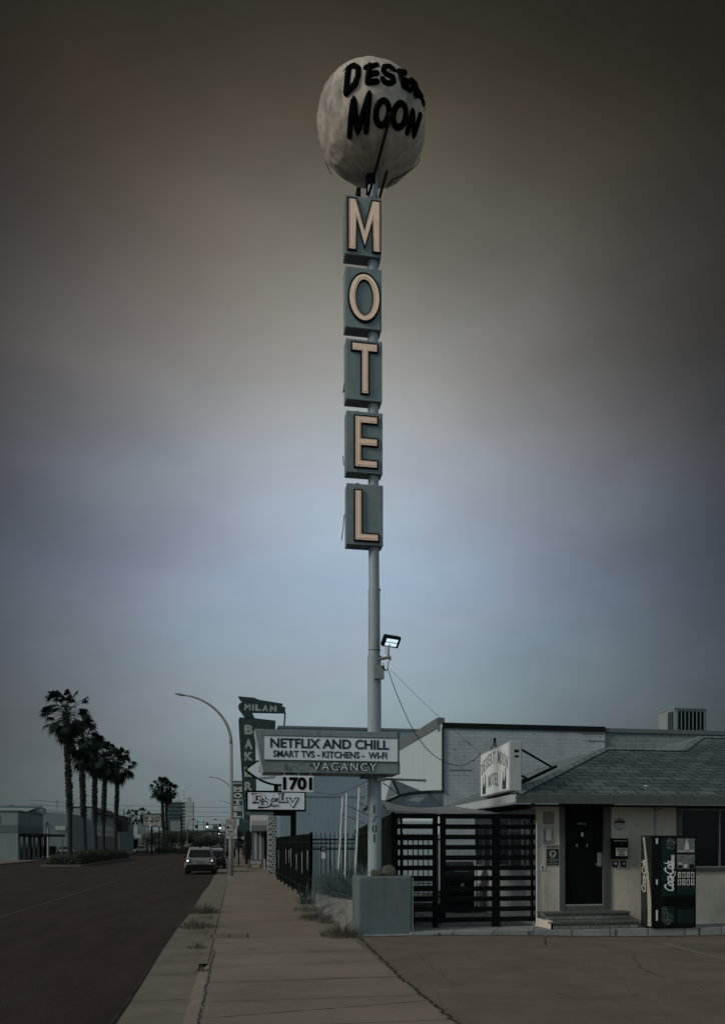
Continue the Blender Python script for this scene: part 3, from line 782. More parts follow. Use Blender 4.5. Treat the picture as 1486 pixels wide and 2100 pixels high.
# ---- concrete block
bk = thing('concrete_block', (2.85,18.4,0), 'square grey stucco base block around the foot of the tall pole', 'concrete base')
x0 = G(734,1918.6).x; x1 = G(845,1917,.0).x
m = MB(); m.box(x0,x1,18.0,19.0,-.05,W(790,1798,18.0).z); o = m.build('block','blockstucco',bk,bevel=.035)
m = MB(); m.tube([(x1+.02,18.03,0),(x1+.02,18.03,1.12)], .014, 6); m.build('conduit','galv',bk)
BT = W(790,1798,18.0).z
def cactus(px, Yc, r, label):
    p = W(px,1795,Yc); cc = (p.x,Yc,BT+r*.45)
    t = thing('barrel_cactus', (p.x,Yc,BT), label, 'cactus', 'cacti on the block')
    m = MB(); vs=[]; n=36; k=10
    for i in range(k+1):
        th = math.pi*i/k
        for j in range(n):
            ph = 2*math.pi*j/n; q = r*(1+.07*(1 if j%2 else -1))
            vs.append((cc[0]+q*math.sin(th)*math.cos(ph), cc[1]+q*math.sin(th)*math.sin(ph), cc[2]+r*.9*math.cos(th)))
    m.add(vs, [(i*n+j,(i+1)*n+j,(i+1)*n+(j+1)%n,i*n+(j+1)%n) for i in range(k) for j in range(n)])
    m.build('body','cactus',t)
    m = MB(); q = random.Random(int(px))
    for i in range(900):
        th = math.acos(q.uniform(-.2,1)); ph = q.uniform(0,2*math.pi); d = Vector((math.sin(th)*math.cos(ph),math.sin(th)*math.sin(ph),math.cos(th)))
        a = Vector(cc)+d*r*1.0; b = a+(d+Vector((q.uniform(-.8,.8),q.uniform(-.8,.8),q.uniform(-.8,.8)))*.8)*.03; s_ = Vector((.0022,0,.001))
        m.add([a-s_,a+s_,b],[(0,1,2)])
    m.build('spines','spine',t,fixn=False)
cactus(796,18.35,.135,'larger round barrel cactus on the block right of the pole'); cactus(769,18.22,.085,'small barrel cactus in front of the pole foot')

# ---- low planter wall
m = MB()
wl = [(18.97,.63),(20.5,.55),(23,.46),(25.8,.40)]
for (ya,za),(yb,zb_) in zip(wl[:-1],wl[1:]):
    vs = []
    for (y,z) in ((ya,za),(yb,zb_)):
        xo = 2.345-.028*(y-18.97)
        vs += [(xo,y,-.05),(xo+.16,y,-.05),(xo+.16,y,z),(xo,y,z)]
    m.add(vs, [(0,1,5,4),(1,2,6,5),(2,3,7,6),(3,0,4,7)])
m.add([(2.345,18.97,-.05),(2.505,18.97,-.05),(2.505,18.97,.63),(2.345,18.97,.63)],[(0,1,2,3)])
pw = thing('planter_wall', (2.2,18.9,0), 'low pale concrete planter wall running back along the sidewalk', 'wall')
m.build('side_wall','stucco',pw,bevel=0)
m = MB(); m.box(2.10,3.3,26.2,26.35,-.05,.93); m.build('end_wall','blockstucco',pw)
m = MB(); m.box(2.38,3.3,19.0,26.2,-.05,.34); m.build('soil','dirt',pw)

# ---- yucca clumps
def yucca(c, n, L_, seed, label, mt='yucca'):
    m = MB(); q = random.Random(seed)
    for i in range(n):
        a = q.uniform(0,2*math.pi); el = q.uniform(.25,1.45); ln = L_*q.uniform(.6,1.1)
        d = Vector((math.cos(a)*math.cos(el), math.sin(a)*math.cos(el), math.sin(el))); p = Vector(c)+Vector((q.uniform(-.15,.15),q.uniform(-.2,.2),0))
        prev = None; sag = q.uniform(.15,.7)*math.cos(el)+.08; sd = Vector((-math.sin(a),math.cos(a),0))
        if abs(sd.x) < .4: sd = Vector((1,0,0))
        for k in range(6):
            s = k/5; pt = p + d*(ln*s) - Vector((0,0,sag*ln*s*s)); e = sd*(.013*(1-s)**.7+.002)*q.uniform(.7,1.3)
            cur = (pt-e,pt+e)
            if prev: m.quad(prev[0],prev[1],cur[1],cur[0])
            prev = cur
    t = m.build('yucca_plant', mt, fixn=False, origin=c); tag(t, label, 'yucca plant', 'yuccas in the planter')
yucca((2.85,20.1,.34),620,1.05,1,'big spiky yucca spilling over the planter wall beside the concrete block')
yucca((2.85,21.5,.34),700,1.20,2,'tall yucca in the middle of the planter in front of the board fence')
yucca((2.75,23.0,.34),700,1.20,3,'yucca of arching leaves hanging over the low wall, second from the iron fence')
yucca((2.62,24.7,.34),620,1.10,4,'farthest yucca in the planter beside the end wall')
yucca((3.25,21.0,.34),420,1.15,5,'upright yucca directly behind the tall sign pole')
yucca((2.02,27.6,.0),70,.75,6,'small dark strappy plant at the foot of the iron fence end post','plantgrass')

# ---- three white leaning poles
for (tx,ty,bx,by,Yp,lb) in ((703,1634,694,1790,24.5,'leftmost and shortest of three white leaning poles in the planter'),(711,1627,708,1795,23.0,'middle of three white leaning poles in the planter'),(737,1616,729,1790,21.5,'tallest white leaning pole, nearest the sign pole')):
    a = W(tx,ty,Yp); b = W(bx,by,Yp); b = b+(b-a)*((b.z-.3)/(a.z-b.z)) if b.z > .3 else b
    m = MB(); m.tube([b,a], .03, 10)
    o = tag(m.build('white_pole','whitepaint',smooth=False,origin=b), lb, 'pole', 'white leaning poles')
cable('stay_cable', [W(703,1671,24.5),W(735,1684,23),W(757,1695,20)], .008, 'dark stay cable from the shortest white pole toward the sign pole')
cable('stay_cable', [W(711,1652,23),W(735,1663,21),W(757,1674,19.5)], .008, 'dark stay cable from the middle white pole toward the sign pole')
cable('stay_cable', [W(737,1647,21.5),W(757,1657,20)], .009, 'dark stay cable from the tallest white pole toward the sign pole')
cable('stay_cable', [W(785,1607,19.2),W(795,1613,22),W(815,1629,29.8)], .012, 'black stay cable tying the grey sail corner to the sign pole')

# ---- iron fences
def picket_fence(name, a, b, h, step, label, z0=.0, w=.025, rails=(.18,.9), hfar=None, panels=None, mt='ironfence', finial=True):
    a = Vector(a); b = Vector(b); d = (b-a); L_ = d.length; d.normalize()
    t = thing(name, a, label, 'fence')
    n = int(L_/step); m = MB(); hf = hfar or h
    for i in range(n+1):
        s = i*step; p = a+d*s; hh = h+(hf-h)*s/L_
        m.obox(p+Vector((0,0,z0+.1+(hh-z0-.1)/2)), Vector((1,0,0)), Vector((0,1,0)), Vector((0,0,1)), w/2, w/2, (hh-z0-.1)/2)
        if finial: m.add([p+Vector((-w/2,-w/2,hh)),p+Vector((w/2,-w/2,hh)),p+Vector((w/2,w/2,hh)),p+Vector((-w/2,w/2,hh)),p+Vector((0,0,hh+.07))],[(0,1,4),(1,2,4),(2,3,4),(3,0,4)])
    m.build('pickets', mt, t)
    m = MB()
    for r_ in rails: m.beam(a+Vector((0,0,h*r_)), b+Vector((0,0,hf*r_)), .035, .045)
    m.build('rail', mt, t)
    m = MB(); k = 0
    while k <= L_+.01:
        p = a+d*min(k,L_); m.obox(p+Vector((0,0,(h+.06)/2)), Vector((1,0,0)), Vector((0,1,0)), Vector((0,0,1)), .038, .038, (h+.06)/2); k += 2.45
    m.build('post', mt, t)
    return t
f1 = picket_fence('iron_fence', (2.22,28.4,0), (1.95,47.3,0), 2.04, .115, 'dark green iron picket fence along the sidewalk edge')
# pale scraped patches on the fence
m = MB()
for (px,y0,y1) in ((575,1744,1782),(587,1742,1772),(592,1744,1770),(595,1741,1778),(604,1752,1785),(613,1748,1792),(622,1745,1785)):
    p = WX(px,y0,2.06); q = WX(px,y1,2.06); fx = 2.22-.27*(p.y-28.4)/18.9-.022; m.add([(fx,p.y-.09,p.z),(fx,p.y+.09,p.z),(fx,p.y+.05,q.z),(fx,p.y-.02,q.z)],[(0,1,2,3)])
m.build('white_patch','whitepaint',f1,fixn=False,solid=.006)
f2 = picket_fence('iron_fence', (2.24,28.4,0), (3.75,28.3,0), 2.08, .14, 'tall black iron picket fence crossing behind the planter', w=.022, rails=(.08,.92,.78))
f3 = picket_fence('iron_fence', (2.3,36,0), (6.5,36,0), 2.0, .16, 'lower black picket fence farther back behind the planter', w=.024, rails=(.1,.9))
m = MB(); x0,x1,z0,z1 = wbox(m, 658,669.5,1737,1746,28.2,.02)
sg = thing('fence_sign', ((x0+x1)/2,28.2,z0), 'small black notice tied to the cross fence', 'sign'); m.build('plate','black',sg)
m = MB(); x0,x1,z0,z1 = wbox(m, 659,667,1748,1761,28.25,.01); m.build('paper','panelwhite',sg)
m = MB(); wtext(m,'CC',660,668,1739,1744,28.195,0,.003); m.build('lettering','panelwhite',sg)
# green board fence
t = thing('board_fence', (3.3,18.95,0), 'dark green vertical board fence with a sloping top', 'fence')
m = MB(); a = Vector((3.17,19.0,0)); b = Vector((3.72,29.6,0)); n = 92
for i in range(n):
    s = i/n; p = a.lerp(b,s); q = a.lerp(b,(i+.8)/n); z = 2.42-.20*s
    m.add([p,q,q+Vector((0,0,z)),p+Vector((0,0,z)),p+Vector((.03,0,0)),q+Vector((.03,0,0)),q+Vector((.03,0,z)),p+Vector((.03,0,z))],[(0,1,2,3),(4,7,6,5),(0,4,5,1),(3,2,6,7),(0,3,7,4),(1,5,6,2)])
m.build('boards','greenboard',t)
m = MB(); m.beam((3.19,19,2.2),(3.7,29.5,2.0),.05,.08); m.beam((3.19,19,.4),(3.7,29.5,.4),.05,.08); m.box(3.15,3.22,18.93,18.99,0,2.45); m.build('rail','greenboard',t)
m = MB(); m.tube([(3.24,18.9,0),(3.24,18.9,2.46)], .012, 6); m.build('conduit','whitepaint',t)

# ---- slat gates
GY = 18.75
def gate(px0, px1, pt, pb, posts, label, ends):
    a = W(px0,pb,GY); b = W(px1,pb,GY); zt = W((px0+px1)/2,pt,GY).z; zb = W((px0+px1)/2,pb,GY).z
    t = thing('slat_gate', ((a.x+b.x)/2,GY,.05), label, 'gate', 'black slatted gates')
    n = 11; pitch = (zt-.09-zb)/(n-1)
    for i in range(n):
        z = zb+i*pitch; m = MB(); m.box(a.x,b.x,GY,GY+.045,z,z+(.102 if i in (0,n-1) else .100)); m.build('slat','gate',t)
    m = MB()
    for (pa,pb_) in ends: 
        xx = W(pa,1780,GY-.02).x; yy = W(pb_,1780,GY-.02).x; m.box(xx,yy,GY-.02,GY+.06,zb-.004,zt+.004)
    m.build('stile','gate',t)
    for (pa,pb_) in posts:
        xx = W(pa,1780,GY-.01).x; yy = W(pb_,1780,GY-.01).x; m = MB(); m.box(xx,yy,GY-.012,GY+.07,.03,zt-.001); m.box(xx-.03,yy+.03,GY-.04,GY+.10,.03,.055); m.build('gate_post','gate',t)
    return t
g1 = gate(811,897,1670,1892,[(888,897.5)],'narrow black slatted gate leaf beside the board fence',[(811,815),(821,825)])
g2 = gate(903,1097,1671,1891,[(1010,1025)],'wide black slatted gate leaf reaching the office wall',[(903,914),(1090,1094)])
m = MB()
for py in (1692,1878): p = W(897,py,GY); m.box(p.x-.01,p.x+.07,GY-.03,GY+.0,p.z-.03,p.z+.03)
m.build('hinge','black',g2)
m = MB(); p = W(1098.5,1780,GY); m.tube([(p.x,GY-.05,.1),(p.x,GY-.05,2.25)], .014, 6); o = m.build('downpipe','whitepaint'); tag(o,'thin white pipe between the gate and the office wall','pipe')

# ---- courtyard behind the gates
CX = W(1098,1780,18.8).x; CYB = 24.0
w = thing('office_wing', (CX,CYB,0), 'pale wing of the office with windows behind the slatted gate', 'building')
m = MB(); m.box(CX+.02,CX+3,19.08,CYB,0,2.60); m.build('wall','wingwall',w)
m = MB(); m.box(CX-.01,CX+.03,18.85,CYB,0.04,.75); m.build('wainscot','lattice_front',w)
for (pa,pb_,ya,yb) in ((1024,1072,1682,1775),(1075,1092,1682,1775),(978,1008,1702,1775)):
    A = WX(pa,1730,CX); B = WX(pb_,1730,CX); z1 = WX((pa+pb_)/2,ya,CX).z; z0 = WX((pa+pb_)/2,yb,CX).z
    m = MB()
    for (y0,y1,q0,q1) in ((B.y,A.y,z0-.05,z0),(B.y,A.y,z1,z1+.05),(B.y-.05,B.y,z0-.05,z1+.05),(A.y,A.y+.05,z0-.05,z1+.05),((A.y+B.y)/2-.02,(A.y+B.y)/2+.02,z0,z1)):
        m.box(CX-.04,CX+.015,y0,y1,q0,q1)
    f = m.build('window','whitepaint',w); m = MB(); m.box(CX-.01,CX+.012,B.y+.001,A.y-.001,z0+.001,z1-.001); m.build('pane','wingpane',f)
# fence/wall deep behind
f4 = picket_fence('iron_fence', (4.2,27.0,0), (6.0,27.0,0), 2.05, .155, 'black picket fence seen through the narrow gate leaf', w=.028, rails=(.1,.93))
m = MB(); a = W(827,1735,33); b = W(893,1735,33); m.box(a.x-.3,b.x,33,33.2,0,2.6)
tag(m.build('back_wall','lightwall'), 'bright low wall behind the picket fence in the court', 'wall')
m = MB(); 
for k in range(9): m.box(3.72,4.42,20.2,20.24,.50+.055*k,.535+.055*k)
bn = thing('garden_bench', (4.05,20.0,.05), 'dark garden bench with striped back behind the narrow gate', 'bench')
m.build('backrest','courtgrey',bn)
m = MB(); m.box(3.70,4.40,19.6,20.15,.42,.48); m.build('seat','woodbench',bn)
for xx in (3.72,4.32):
    for yy in (19.64,20.08): m = MB(); m.box(xx-.03,xx+.05,yy,yy+.06,.05,.42); m.build('leg','woodbench',bn)
a = W(918,1800,22.5); b = W(974,1800,22.5)
gr = thing('barbecue_grill', ((a.x+b.x)/2,22.5,.05), 'big dark barbecue grill standing behind the wide gate', 'grill')
m = MB(); m.box(a.x+.1,b.x-.02,22.5,23.2,.12,.95); m.box(a.x+.04,a.x+.28,22.55,23.1,.3,.9); m.build('cabinet','softblack',gr,bevel=.01)
m = MB()
m.prism([(22.45,.96),(23.25,.96),(23.25,1.22),(23.05,1.33),(22.65,1.33),(22.45,1.2)], lambda y,z,d: Vector((d,y,z)), a.x, b.x-.02); m.build('lid','sailhem',gr,bevel=.01)
m = MB(); m.tube([(a.x+.15,22.40,1.1),(b.x-.2,22.40,1.1)], .015, 8); m.build('handle','metal',gr)
m = MB(); m.box(a.x+.25,a.x+.36,22.46,22.495,.98,1.10); m.box(a.x+.34,a.x+.40,22.47,22.495,.6,.8); m.build('paper','paper',gr)
# patio heater-like tripod stand
a = W(977,1858,22.8); sd = thing('tripod_stand', (a.x,22.8,.05), 'thin black tripod stand at the corner of the wing behind the gate', 'stand')
m = MB(); m.tube([(a.x,22.8,.1),(a.x,22.8,2.3)], .016, 8); m.build('mast','softblack',sd)
for k in range(3):
    an = k*2.1+.3; m = MB(); m.tube([(a.x,22.8,.2),(a.x+.35*math.cos(an),22.8+.35*math.sin(an),.055)], .012, 6); m.build('leg','softblack',sd)
# plant behind narrow gate
m = MB(); blades(m,(3.75,20.9,.05),160,1.2,.5,.03,.5,4,seed=77); tag(m.build('potted_shrub','plantgrass',fixn=False), 'leafy dark shrub between the board fence and the gate', 'shrub')

# ================================================================= OFFICE
EY = 18.1; OY = 18.8
of = thing('motel_office', (9,OY,.03), 'single storey stucco motel office with a shingled hip roof', 'building')
EL = W(1057,1629,EY); ze = EL.z
z_sill = .30; dL = W(1157.3,1700,OY).x; dR = W(1236.3,1700,OY).x; dT = W(1197,1655.5,OY).z; dB = W(1197,1855,OY).z
wL = W(1397,1700,OY).x; wR = wL+2.6; wT = W(1430,1662,OY).z; wB = W(1430,1777,OY).z
soff = ze-.20
m = MB()   # wall built round its openings
T = .22
for (x0,x1,z0,z1) in ((CX,dL-.1,0,soff),(dL-.1,dR+.15,dT+.08,soff),(dL-.1,dR+.15,0,dB),(dR+.15,wL-.12,0,soff),(wL-.12,wR+.12,0,wB-.1),(wL-.12,wR+.12,wT+.1,soff),(wR+.12,20,0,soff)):
    if z1 > z0: m.box(x0,x1,OY,OY+T,z0,z1)
wall = m.build('wall','officewall',of)
m = MB(); m.box(CX,20,OY+T,OY+T+.02,0,soff); m.build('interior_backing','black',of)
# roof
ze2 = ze
RY1 = 22.37; RZ1 = ze+.33*(RY1-EY); r1a = W(1238,1532,RY1); r1a.z = RZ1; r1b = W(1397,1536,RY1); r1b.z = RZ1
RY2 = 24.1; RZ2 = ze+.33*(RY2-EY); r2a = W(1433,1502,RY2); r2a.z = RZ2
m = MB(); XE = 20
m.add([(EL.x,EY,ze),(XE,EY,ze),(XE,RY2,RZ2),tuple(r2a),tuple(r1b),tuple(r1a)],[(0,1,2,3,4,5)])
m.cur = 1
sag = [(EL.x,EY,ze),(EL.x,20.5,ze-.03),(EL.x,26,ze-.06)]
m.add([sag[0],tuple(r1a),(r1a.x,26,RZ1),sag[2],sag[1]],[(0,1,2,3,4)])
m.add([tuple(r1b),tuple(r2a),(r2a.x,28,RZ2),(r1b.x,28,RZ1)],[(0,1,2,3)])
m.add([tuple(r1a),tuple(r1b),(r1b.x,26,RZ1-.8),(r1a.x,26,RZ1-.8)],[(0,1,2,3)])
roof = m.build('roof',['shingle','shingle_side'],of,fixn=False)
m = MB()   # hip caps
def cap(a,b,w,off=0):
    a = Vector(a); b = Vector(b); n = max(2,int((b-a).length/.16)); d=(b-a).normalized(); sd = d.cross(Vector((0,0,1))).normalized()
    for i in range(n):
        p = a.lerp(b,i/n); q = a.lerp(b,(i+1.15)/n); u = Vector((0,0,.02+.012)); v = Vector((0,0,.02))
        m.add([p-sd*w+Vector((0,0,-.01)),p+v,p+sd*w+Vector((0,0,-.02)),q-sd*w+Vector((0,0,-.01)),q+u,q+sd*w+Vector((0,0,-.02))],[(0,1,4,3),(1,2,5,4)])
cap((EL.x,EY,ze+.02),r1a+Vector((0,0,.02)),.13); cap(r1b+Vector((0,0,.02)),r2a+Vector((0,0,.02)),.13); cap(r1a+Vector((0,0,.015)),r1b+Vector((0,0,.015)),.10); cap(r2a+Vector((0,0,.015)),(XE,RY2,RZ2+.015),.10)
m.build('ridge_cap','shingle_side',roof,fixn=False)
m = MB(); m.box(EL.x,XE,EY-.03,EY,ze-.185,ze+.005); m.build('fascia','trim',of)
m = MB(); m.add([(EL.x-.025,EY-.03,ze-.165),(EL.x-.025,26,ze-.22),(EL.x-.025,26,ze-.055),(EL.x-.025,EY-.03,ze+.005),(EL.x,EY-.03,ze-.165),(EL.x,26,ze-.22),(EL.x,26,ze-.055),(EL.x,EY-.03,ze+.005)],[(0,1,2,3),(4,7,6,5),(0,3,7,4),(0,4,5,1),(3,2,6,7)])
f_ = m.build('side_fascia','ltconcrete',of); tag(f_,'pale weathered fascia along the left eave')
m = MB(); m.box(EL.x,XE,EY,OY,soff-.02,soff); m.box(EL.x,CX,OY,26,soff-.02,soff)
for i in range(14): m.box(EL.x,CX,19+i*.5,19.05+i*.5,soff-.05,soff-.02)
m.build('soffit','softblack',of)
# door
m = MB(); ft = W(1197,1648,OY).z
for (x0,x1,z0,z1) in ((W(1147,0,OY).x,dL,dB-.12,ft),(dR,W(1252,0,OY).x,dB-.12,ft),(dL,dR,dT,ft)): m.box(x0,x1,OY-.025,OY+.05,z0,z1)
fr = m.build('door_frame','trim',of)
m = MB(); m.box(dL,dR,OY+.06,OY+.1,dB,dT); dr = m.build('door','doorblack',of); tag(dr,'black office door with small lettered plate')
m = MB(); m.box(dL+.001,dR-.001,OY-.012,OY-.001,z_sill,dB-.031); m.build('kick_board','trim',of)
m = MB(); m.box(dL,dR,OY-.01,OY+.08,dB-.03,dB+.0); m.build('threshold','galv',dr)
m = MB(); wbox(m,1224.5,1233.5,1749,1778,OY+.045,.012); m.build('lock_plate','metal',dr)
m = MB(); a = W(1221,1773,OY+.02); b = W(1232,1773,OY+.02); m.tube([a,b],.011,8); m.tube([b,b+Vector((0,.04,0))],.011,8); m.build('handle','galv',dr)
m = MB(); wtext(m,'OFFICE',1184,1201,1688,1692,OY+.052,.0,.003,1.1); m.build('lettering','ltgrey',dr)
m = MB(); wbox(m,1191,1196,1708,1716,OY+.052,.006); m.build('notice','whitepaint',dr)
m = MB(); 
for px in (1182.5,1203.5): wbox(m,px-.7,px+.7,1731,1737,OY+.05,.01)
m.build('clip','whitepaint',dr)
# window
m = MB(); 
for (x0,x1,z0,z1) in ((wL-.12,wL-.03,wB-.1,wT+.1),(wR+.03,wR+.12,wB-.1,wT+.1),(wL-.03,wR+.03,wT+.02,wT+.1)): m.box(x0,x1,OY-.025,OY+.05,z0,z1)
m.box(wL-.12,wR+.12,OY-.05,OY+.05,W(1440,1788,OY).z,wB-.03)
wn = m.build('window','trim',of)
m = MB(); wm = W(1475,1700,OY).x
for (x0,x1,z0,z1) in ((wL-.03,wR+.03,wB-.03,wB),(wL-.03,wR+.03,wT,wT+.02),(wL-.03,wL,wB,wT),(wR,wR+.03,wB,wT),(wm-.012,wm+.02,wB,wT)): m.box(x0,x1,OY+.005,OY+.06,z0,z1)
m.build('sash','alframe',wn)
m = MB(); m.box(wL,wR,OY+.03,OY+.036,wB,wT); m.build('pane','windowglass',wn)
# steps
def stp(px0,px1,pt,pb,Yf,z0):
    a = W(px0,1880,Yf).x; b = W(px1,1880,Yf).x; zt = W((px0+px1)/2,pt,Yf).z
    return a,b,zt
a,b,z1 = stp(1129,1307,1890.5,1906,18.1,0); a2,b2,z2 = stp(1115.5,1290,1871,1887,18.42,0)
m = MB(); m.box(a,b,18.1,18.42,.0,z1-.03); m.box(a2,b2,18.42,OY,.0,z2-.03); sp_ = m.build('steps','stone',of); tag(sp_,'two wide stone faced steps up to the door')
m = MB(); m.box(a-.02,b+.02,18.07,18.42,z1-.03,z1); m.box(a2-.02,b2+.02,18.39,OY,z2-.03,z2); m.build('tread','trim',sp_)
m = MB()
m.add([(a,18.1,.0),(CX-.02,OY,.0),(CX-.02,OY,.22),(a,18.1,.2),(a+.05,18.1,0),(a+.05,OY,0),(a+.05,OY,.22),(a+.05,18.1,.2)],[(0,1,2,3),(4,7,6,5),(0,4,5,1),(3,2,6,7),(0,3,7,4),(1,5,6,2)])
m.build('step_side','officewall',sp_)

# things on the office wall
def plate(px0,px1,pt,pb,dep,name,label,cat,mt,bevel=0,Y=OY):
    m = MB(); x0,x1,z0,z1 = wbox(m,px0,px1,pt,pb,Y-dep,dep-.001)
    t = thing(name,((x0+x1)/2,Y,z0),label,cat); o = m.build('board' if dep < .03 else 'body',mt,t,bevel=bevel)
    return t,x0,x1,z0,z1
# stop sign
cz = W(1270,1690.5,OY); r_ = 13*cz.length/1900/1.02
t = thing('stop_sign',(cz.x,OY,cz.z-r_),'small octagonal stop notice on the wall right of the door','sign')
oc = lambda r: [(cz.x+r*math.cos(math.pi/8+i*math.pi/4), cz.z+r*math.sin(math.pi/8+i*math.pi/4)) for i in range(8)]
m = MB(); m.prism(oc(r_), lambda x,z,d: Vector((x,d,z)), OY-.001, OY-.008); m.build('rim','stoptext',t)
m = MB(); m.prism(oc(r_*.92), lambda x,z,d: Vector((x,d,z)), OY-.006, OY-.011); m.build('face','paper',t)
m = MB(); P = oc(r_*.86); m.prism([p for p in P if p[1] > cz.z+r_*.2]+[], lambda x,z,d: Vector((x,d,z)), OY-.010, OY-.013); m.prism([(cz.x-r_*.79,cz.z+r_*.14),(cz.x+r_*.79,cz.z+r_*.14),(cz.x+r_*.79,cz.z+r_*.34),(cz.x-r_*.79,cz.z+r_*.34)], lambda x,z,d: Vector((x,d,z)), OY-.0095, OY-.0126); m.build('band','stoptext',t)
m = MB(); wtext(m,'STOP',1263,1277,1678.5,1684.5,OY-.014,.01,.002); m.build('heading','vendcream',t)
m = MB()
for s_,y0,x0,x1 in (('ALL VISITORS',1687,1260,1280),('MUST REPORT',1691.3,1262,1278),('TO MAIN',1695.6,1265.5,1275),('OFFICE',1699.6,1266,1274.5)): wtext(m,s_,x0,x1,y0,y0+2.8,OY-.012,0,.002)
m.build('lettering','stoptext',t)
# framed notice
t,x0,x1,z0,z1 = plate(1113,1134.5,1698,1729,.03,'framed_notice','framed white price notice left of the office door, above the parking sign','notice','alframe')
m = MB(); wbox(m,1115.5,1132,1700.5,1726.5,OY-.034,.004); p_ = m.build('page','bandgrey',t)
m = MB()
for i in range(9): wbox(m,1119,1130,1704+i*2.3,1705.6+i*2.3,OY-.037,.002)
wbox(m,1118,1131,1701.5,1703.2,OY-.037,.002); m.build('table_rows','paper',p_)
m = MB(); wbox(m,1113,1136,1665,1691,OY-.004,.003); o = m.build('paint_patch','patchdark'); tag(o,'faded rectangular paint patch high on the wall left of the door','patch')
m = MB(); wbox(m,1101,1136,1693,1739,OY-.004,.003); o = m.build('paint_patch','patchpaint'); tag(o,'large faded paint patch behind the framed notice','patch')
# no parking sign
t,x0,x1,z0,z1 = plate(1119,1147,1732,1777,.012,'no_parking_sign','small no parking sign with a crossed P left of the office door','sign','vendcream',.0)
m = MB(); wbox(m,1120.5,1145.5,1741,1775,OY-.016,.003); g_ = m.build('green_panel','signgreen',t)
m = MB(); wtext(m,'NO PARKING',1121.5,1145,1734.5,1739,OY-.015,.01,.002); m.build('heading','stoptext',t)
c = W(1133,1751.5,OY-.02); m = MB(); 
m.prism([(c.x+.075*math.cos(i*math.pi/12),c.z+.075*math.sin(i*math.pi/12)) for i in range(24)], lambda x,z,d: Vector((x,d,z)), OY-.018,OY-.021); m.build('disc','vendcream',g_)
m = MB(); wtext(m,'P',1130.5,1136,1746.5,1757,OY-.024,.05,.002); m.beam((c.x-.045,OY-.026,c.z+.045),(c.x+.045,OY-.026,c.z-.045),.008,.004); m.build('symbol','stoptext',g_)
m = MB()
for s_,y0,x0,x1 in (('WITHOUT',1759.6,1128,1138),('PROPERTY OWNERS',1762.8,1122,1144),('PERMISSION',1766,1126,1140),('VIOLATORS TOWED',1770.4,1122.5,1143.5)): wtext(m,s_,x0,x1,y0,y0+2,OY-.019,0,.002)
m.build('lettering','vendcream',g_)
# key drop
t,x0,x1,z0,z1 = plate(1256,1288,1720,1762,.14,'key_drop_box','black wall box with a notice for dropping keys','key drop box','black',.008)
m = MB(); wbox(m,1262.5,1286,1739.5,1756,OY-.146,.004); p_ = m.build('notice','paper',t)
m = MB(); wtext(m,'NOTICE',1264,1284.5,1740.5,1745.5,OY-.149,.02,.002,1,.2); wtext(m,'KEY',1269,1280,1746.5,1750,OY-.149,.02,.002); wtext(m,'DROP',1267.5,1281,1751.2,1755,OY-.149,.02,.002); m.build('lettering','stoptext',p_)
m = MB(); wbox(m,1258,1286,1724,1726,OY-.15,.01); wbox(m,1274,1275,1731,1734,OY-.148,.008); m.build('slot','metal',t)
for px,lb in ((1261.5,'left small push button key safe under the key drop box'),(1278.5,'right small push button key safe under the key drop box')):
    t,x0,x1,z0,z1 = plate(px-4.8,px+4.8,1766.5,1778.5,.05,'key_safe',lb,'key safe','softblack',.008); t['group'] = 'key safes under the drop box'
    m = MB(); wbox(m,px-2,px+2.4,1768.5,1774,OY-.054,.005); m.build('keypad','ltgrey',t)
# door bell, cameras, wall lamp, conduit
t,x0,x1,z0,z1 = plate(1106.5,1117.5,1775,1785.5,.02,'door_bell','small pale bell plate low on the wall beside the gate','door bell','whitepaint')
m = MB(); wbox(m,1110.5,1113.5,1777,1782.5,OY-.024,.005); m.build('button','softblack',t)
def camera_dome(px,py,label):
    c = W(px,py,OY-.1); t = thing('security_camera',(c.x,OY-.1,c.z),label,'security camera','cameras under the eave')
    m = MB(); m.tube([(c.x,OY,c.z+.05),(c.x,OY-.12,c.z+.05)],.03,10); m.build('mount','softblack',t)
    m = MB(); m.sphere((c.x-.02,OY-.13,c.z),.045,14,10); m.build('housing','ltgrey',t,smooth=True)
    m = MB(); m.sphere((c.x-.03,OY-.165,c.z-.008),.022,10,8); m.build('lens','black',t,smooth=True)
camera_dome(1094,1655,'dome security camera at the office corner above the gate'); camera_dome(1255,1651,'security camera right of the door frame under the eave')
t,x0,x1,z0,z1 = plate(1345,1358,1653,1661,.12,'wall_lamp','small unlit lamp fixed below the eave above the vending machine','wall lamp','galv',.01)
m = MB(); wbox(m,1347,1356,1661,1663,OY-.10,.08); m.build('lens','ltgrey',t)
m = MB(); p = W(1342.5,1700,OY); m.tube([(p.x,OY-.015,1.95),(p.x,OY-.015,soff)],.012,6); tag(m.build('wall_conduit','galv'),'thin conduit running down the wall behind the vending machine','conduit')
# roof camera
c = W(1330,1617,18.9); t = thing('roof_camera',(c.x,18.9,c.z-.05),'small white camera lying on the roof shingles','security camera')
m = MB(); m.beam((c.x-.12,18.85,c.z+.03),(c.x+.08,18.95,c.z+.02),.07,.07); m.build('body','whitepaint',t,bevel=.01)
m = MB(); m.tube([(c.x-.03,18.9,c.z),(c.x-.16,18.85,c.z-.04)],.02,8); m.tube([(c.x+.05,18.95,c.z),(c.x+.25,18.8,c.z-.08)],.006,5); m.build('arm','galv',t)

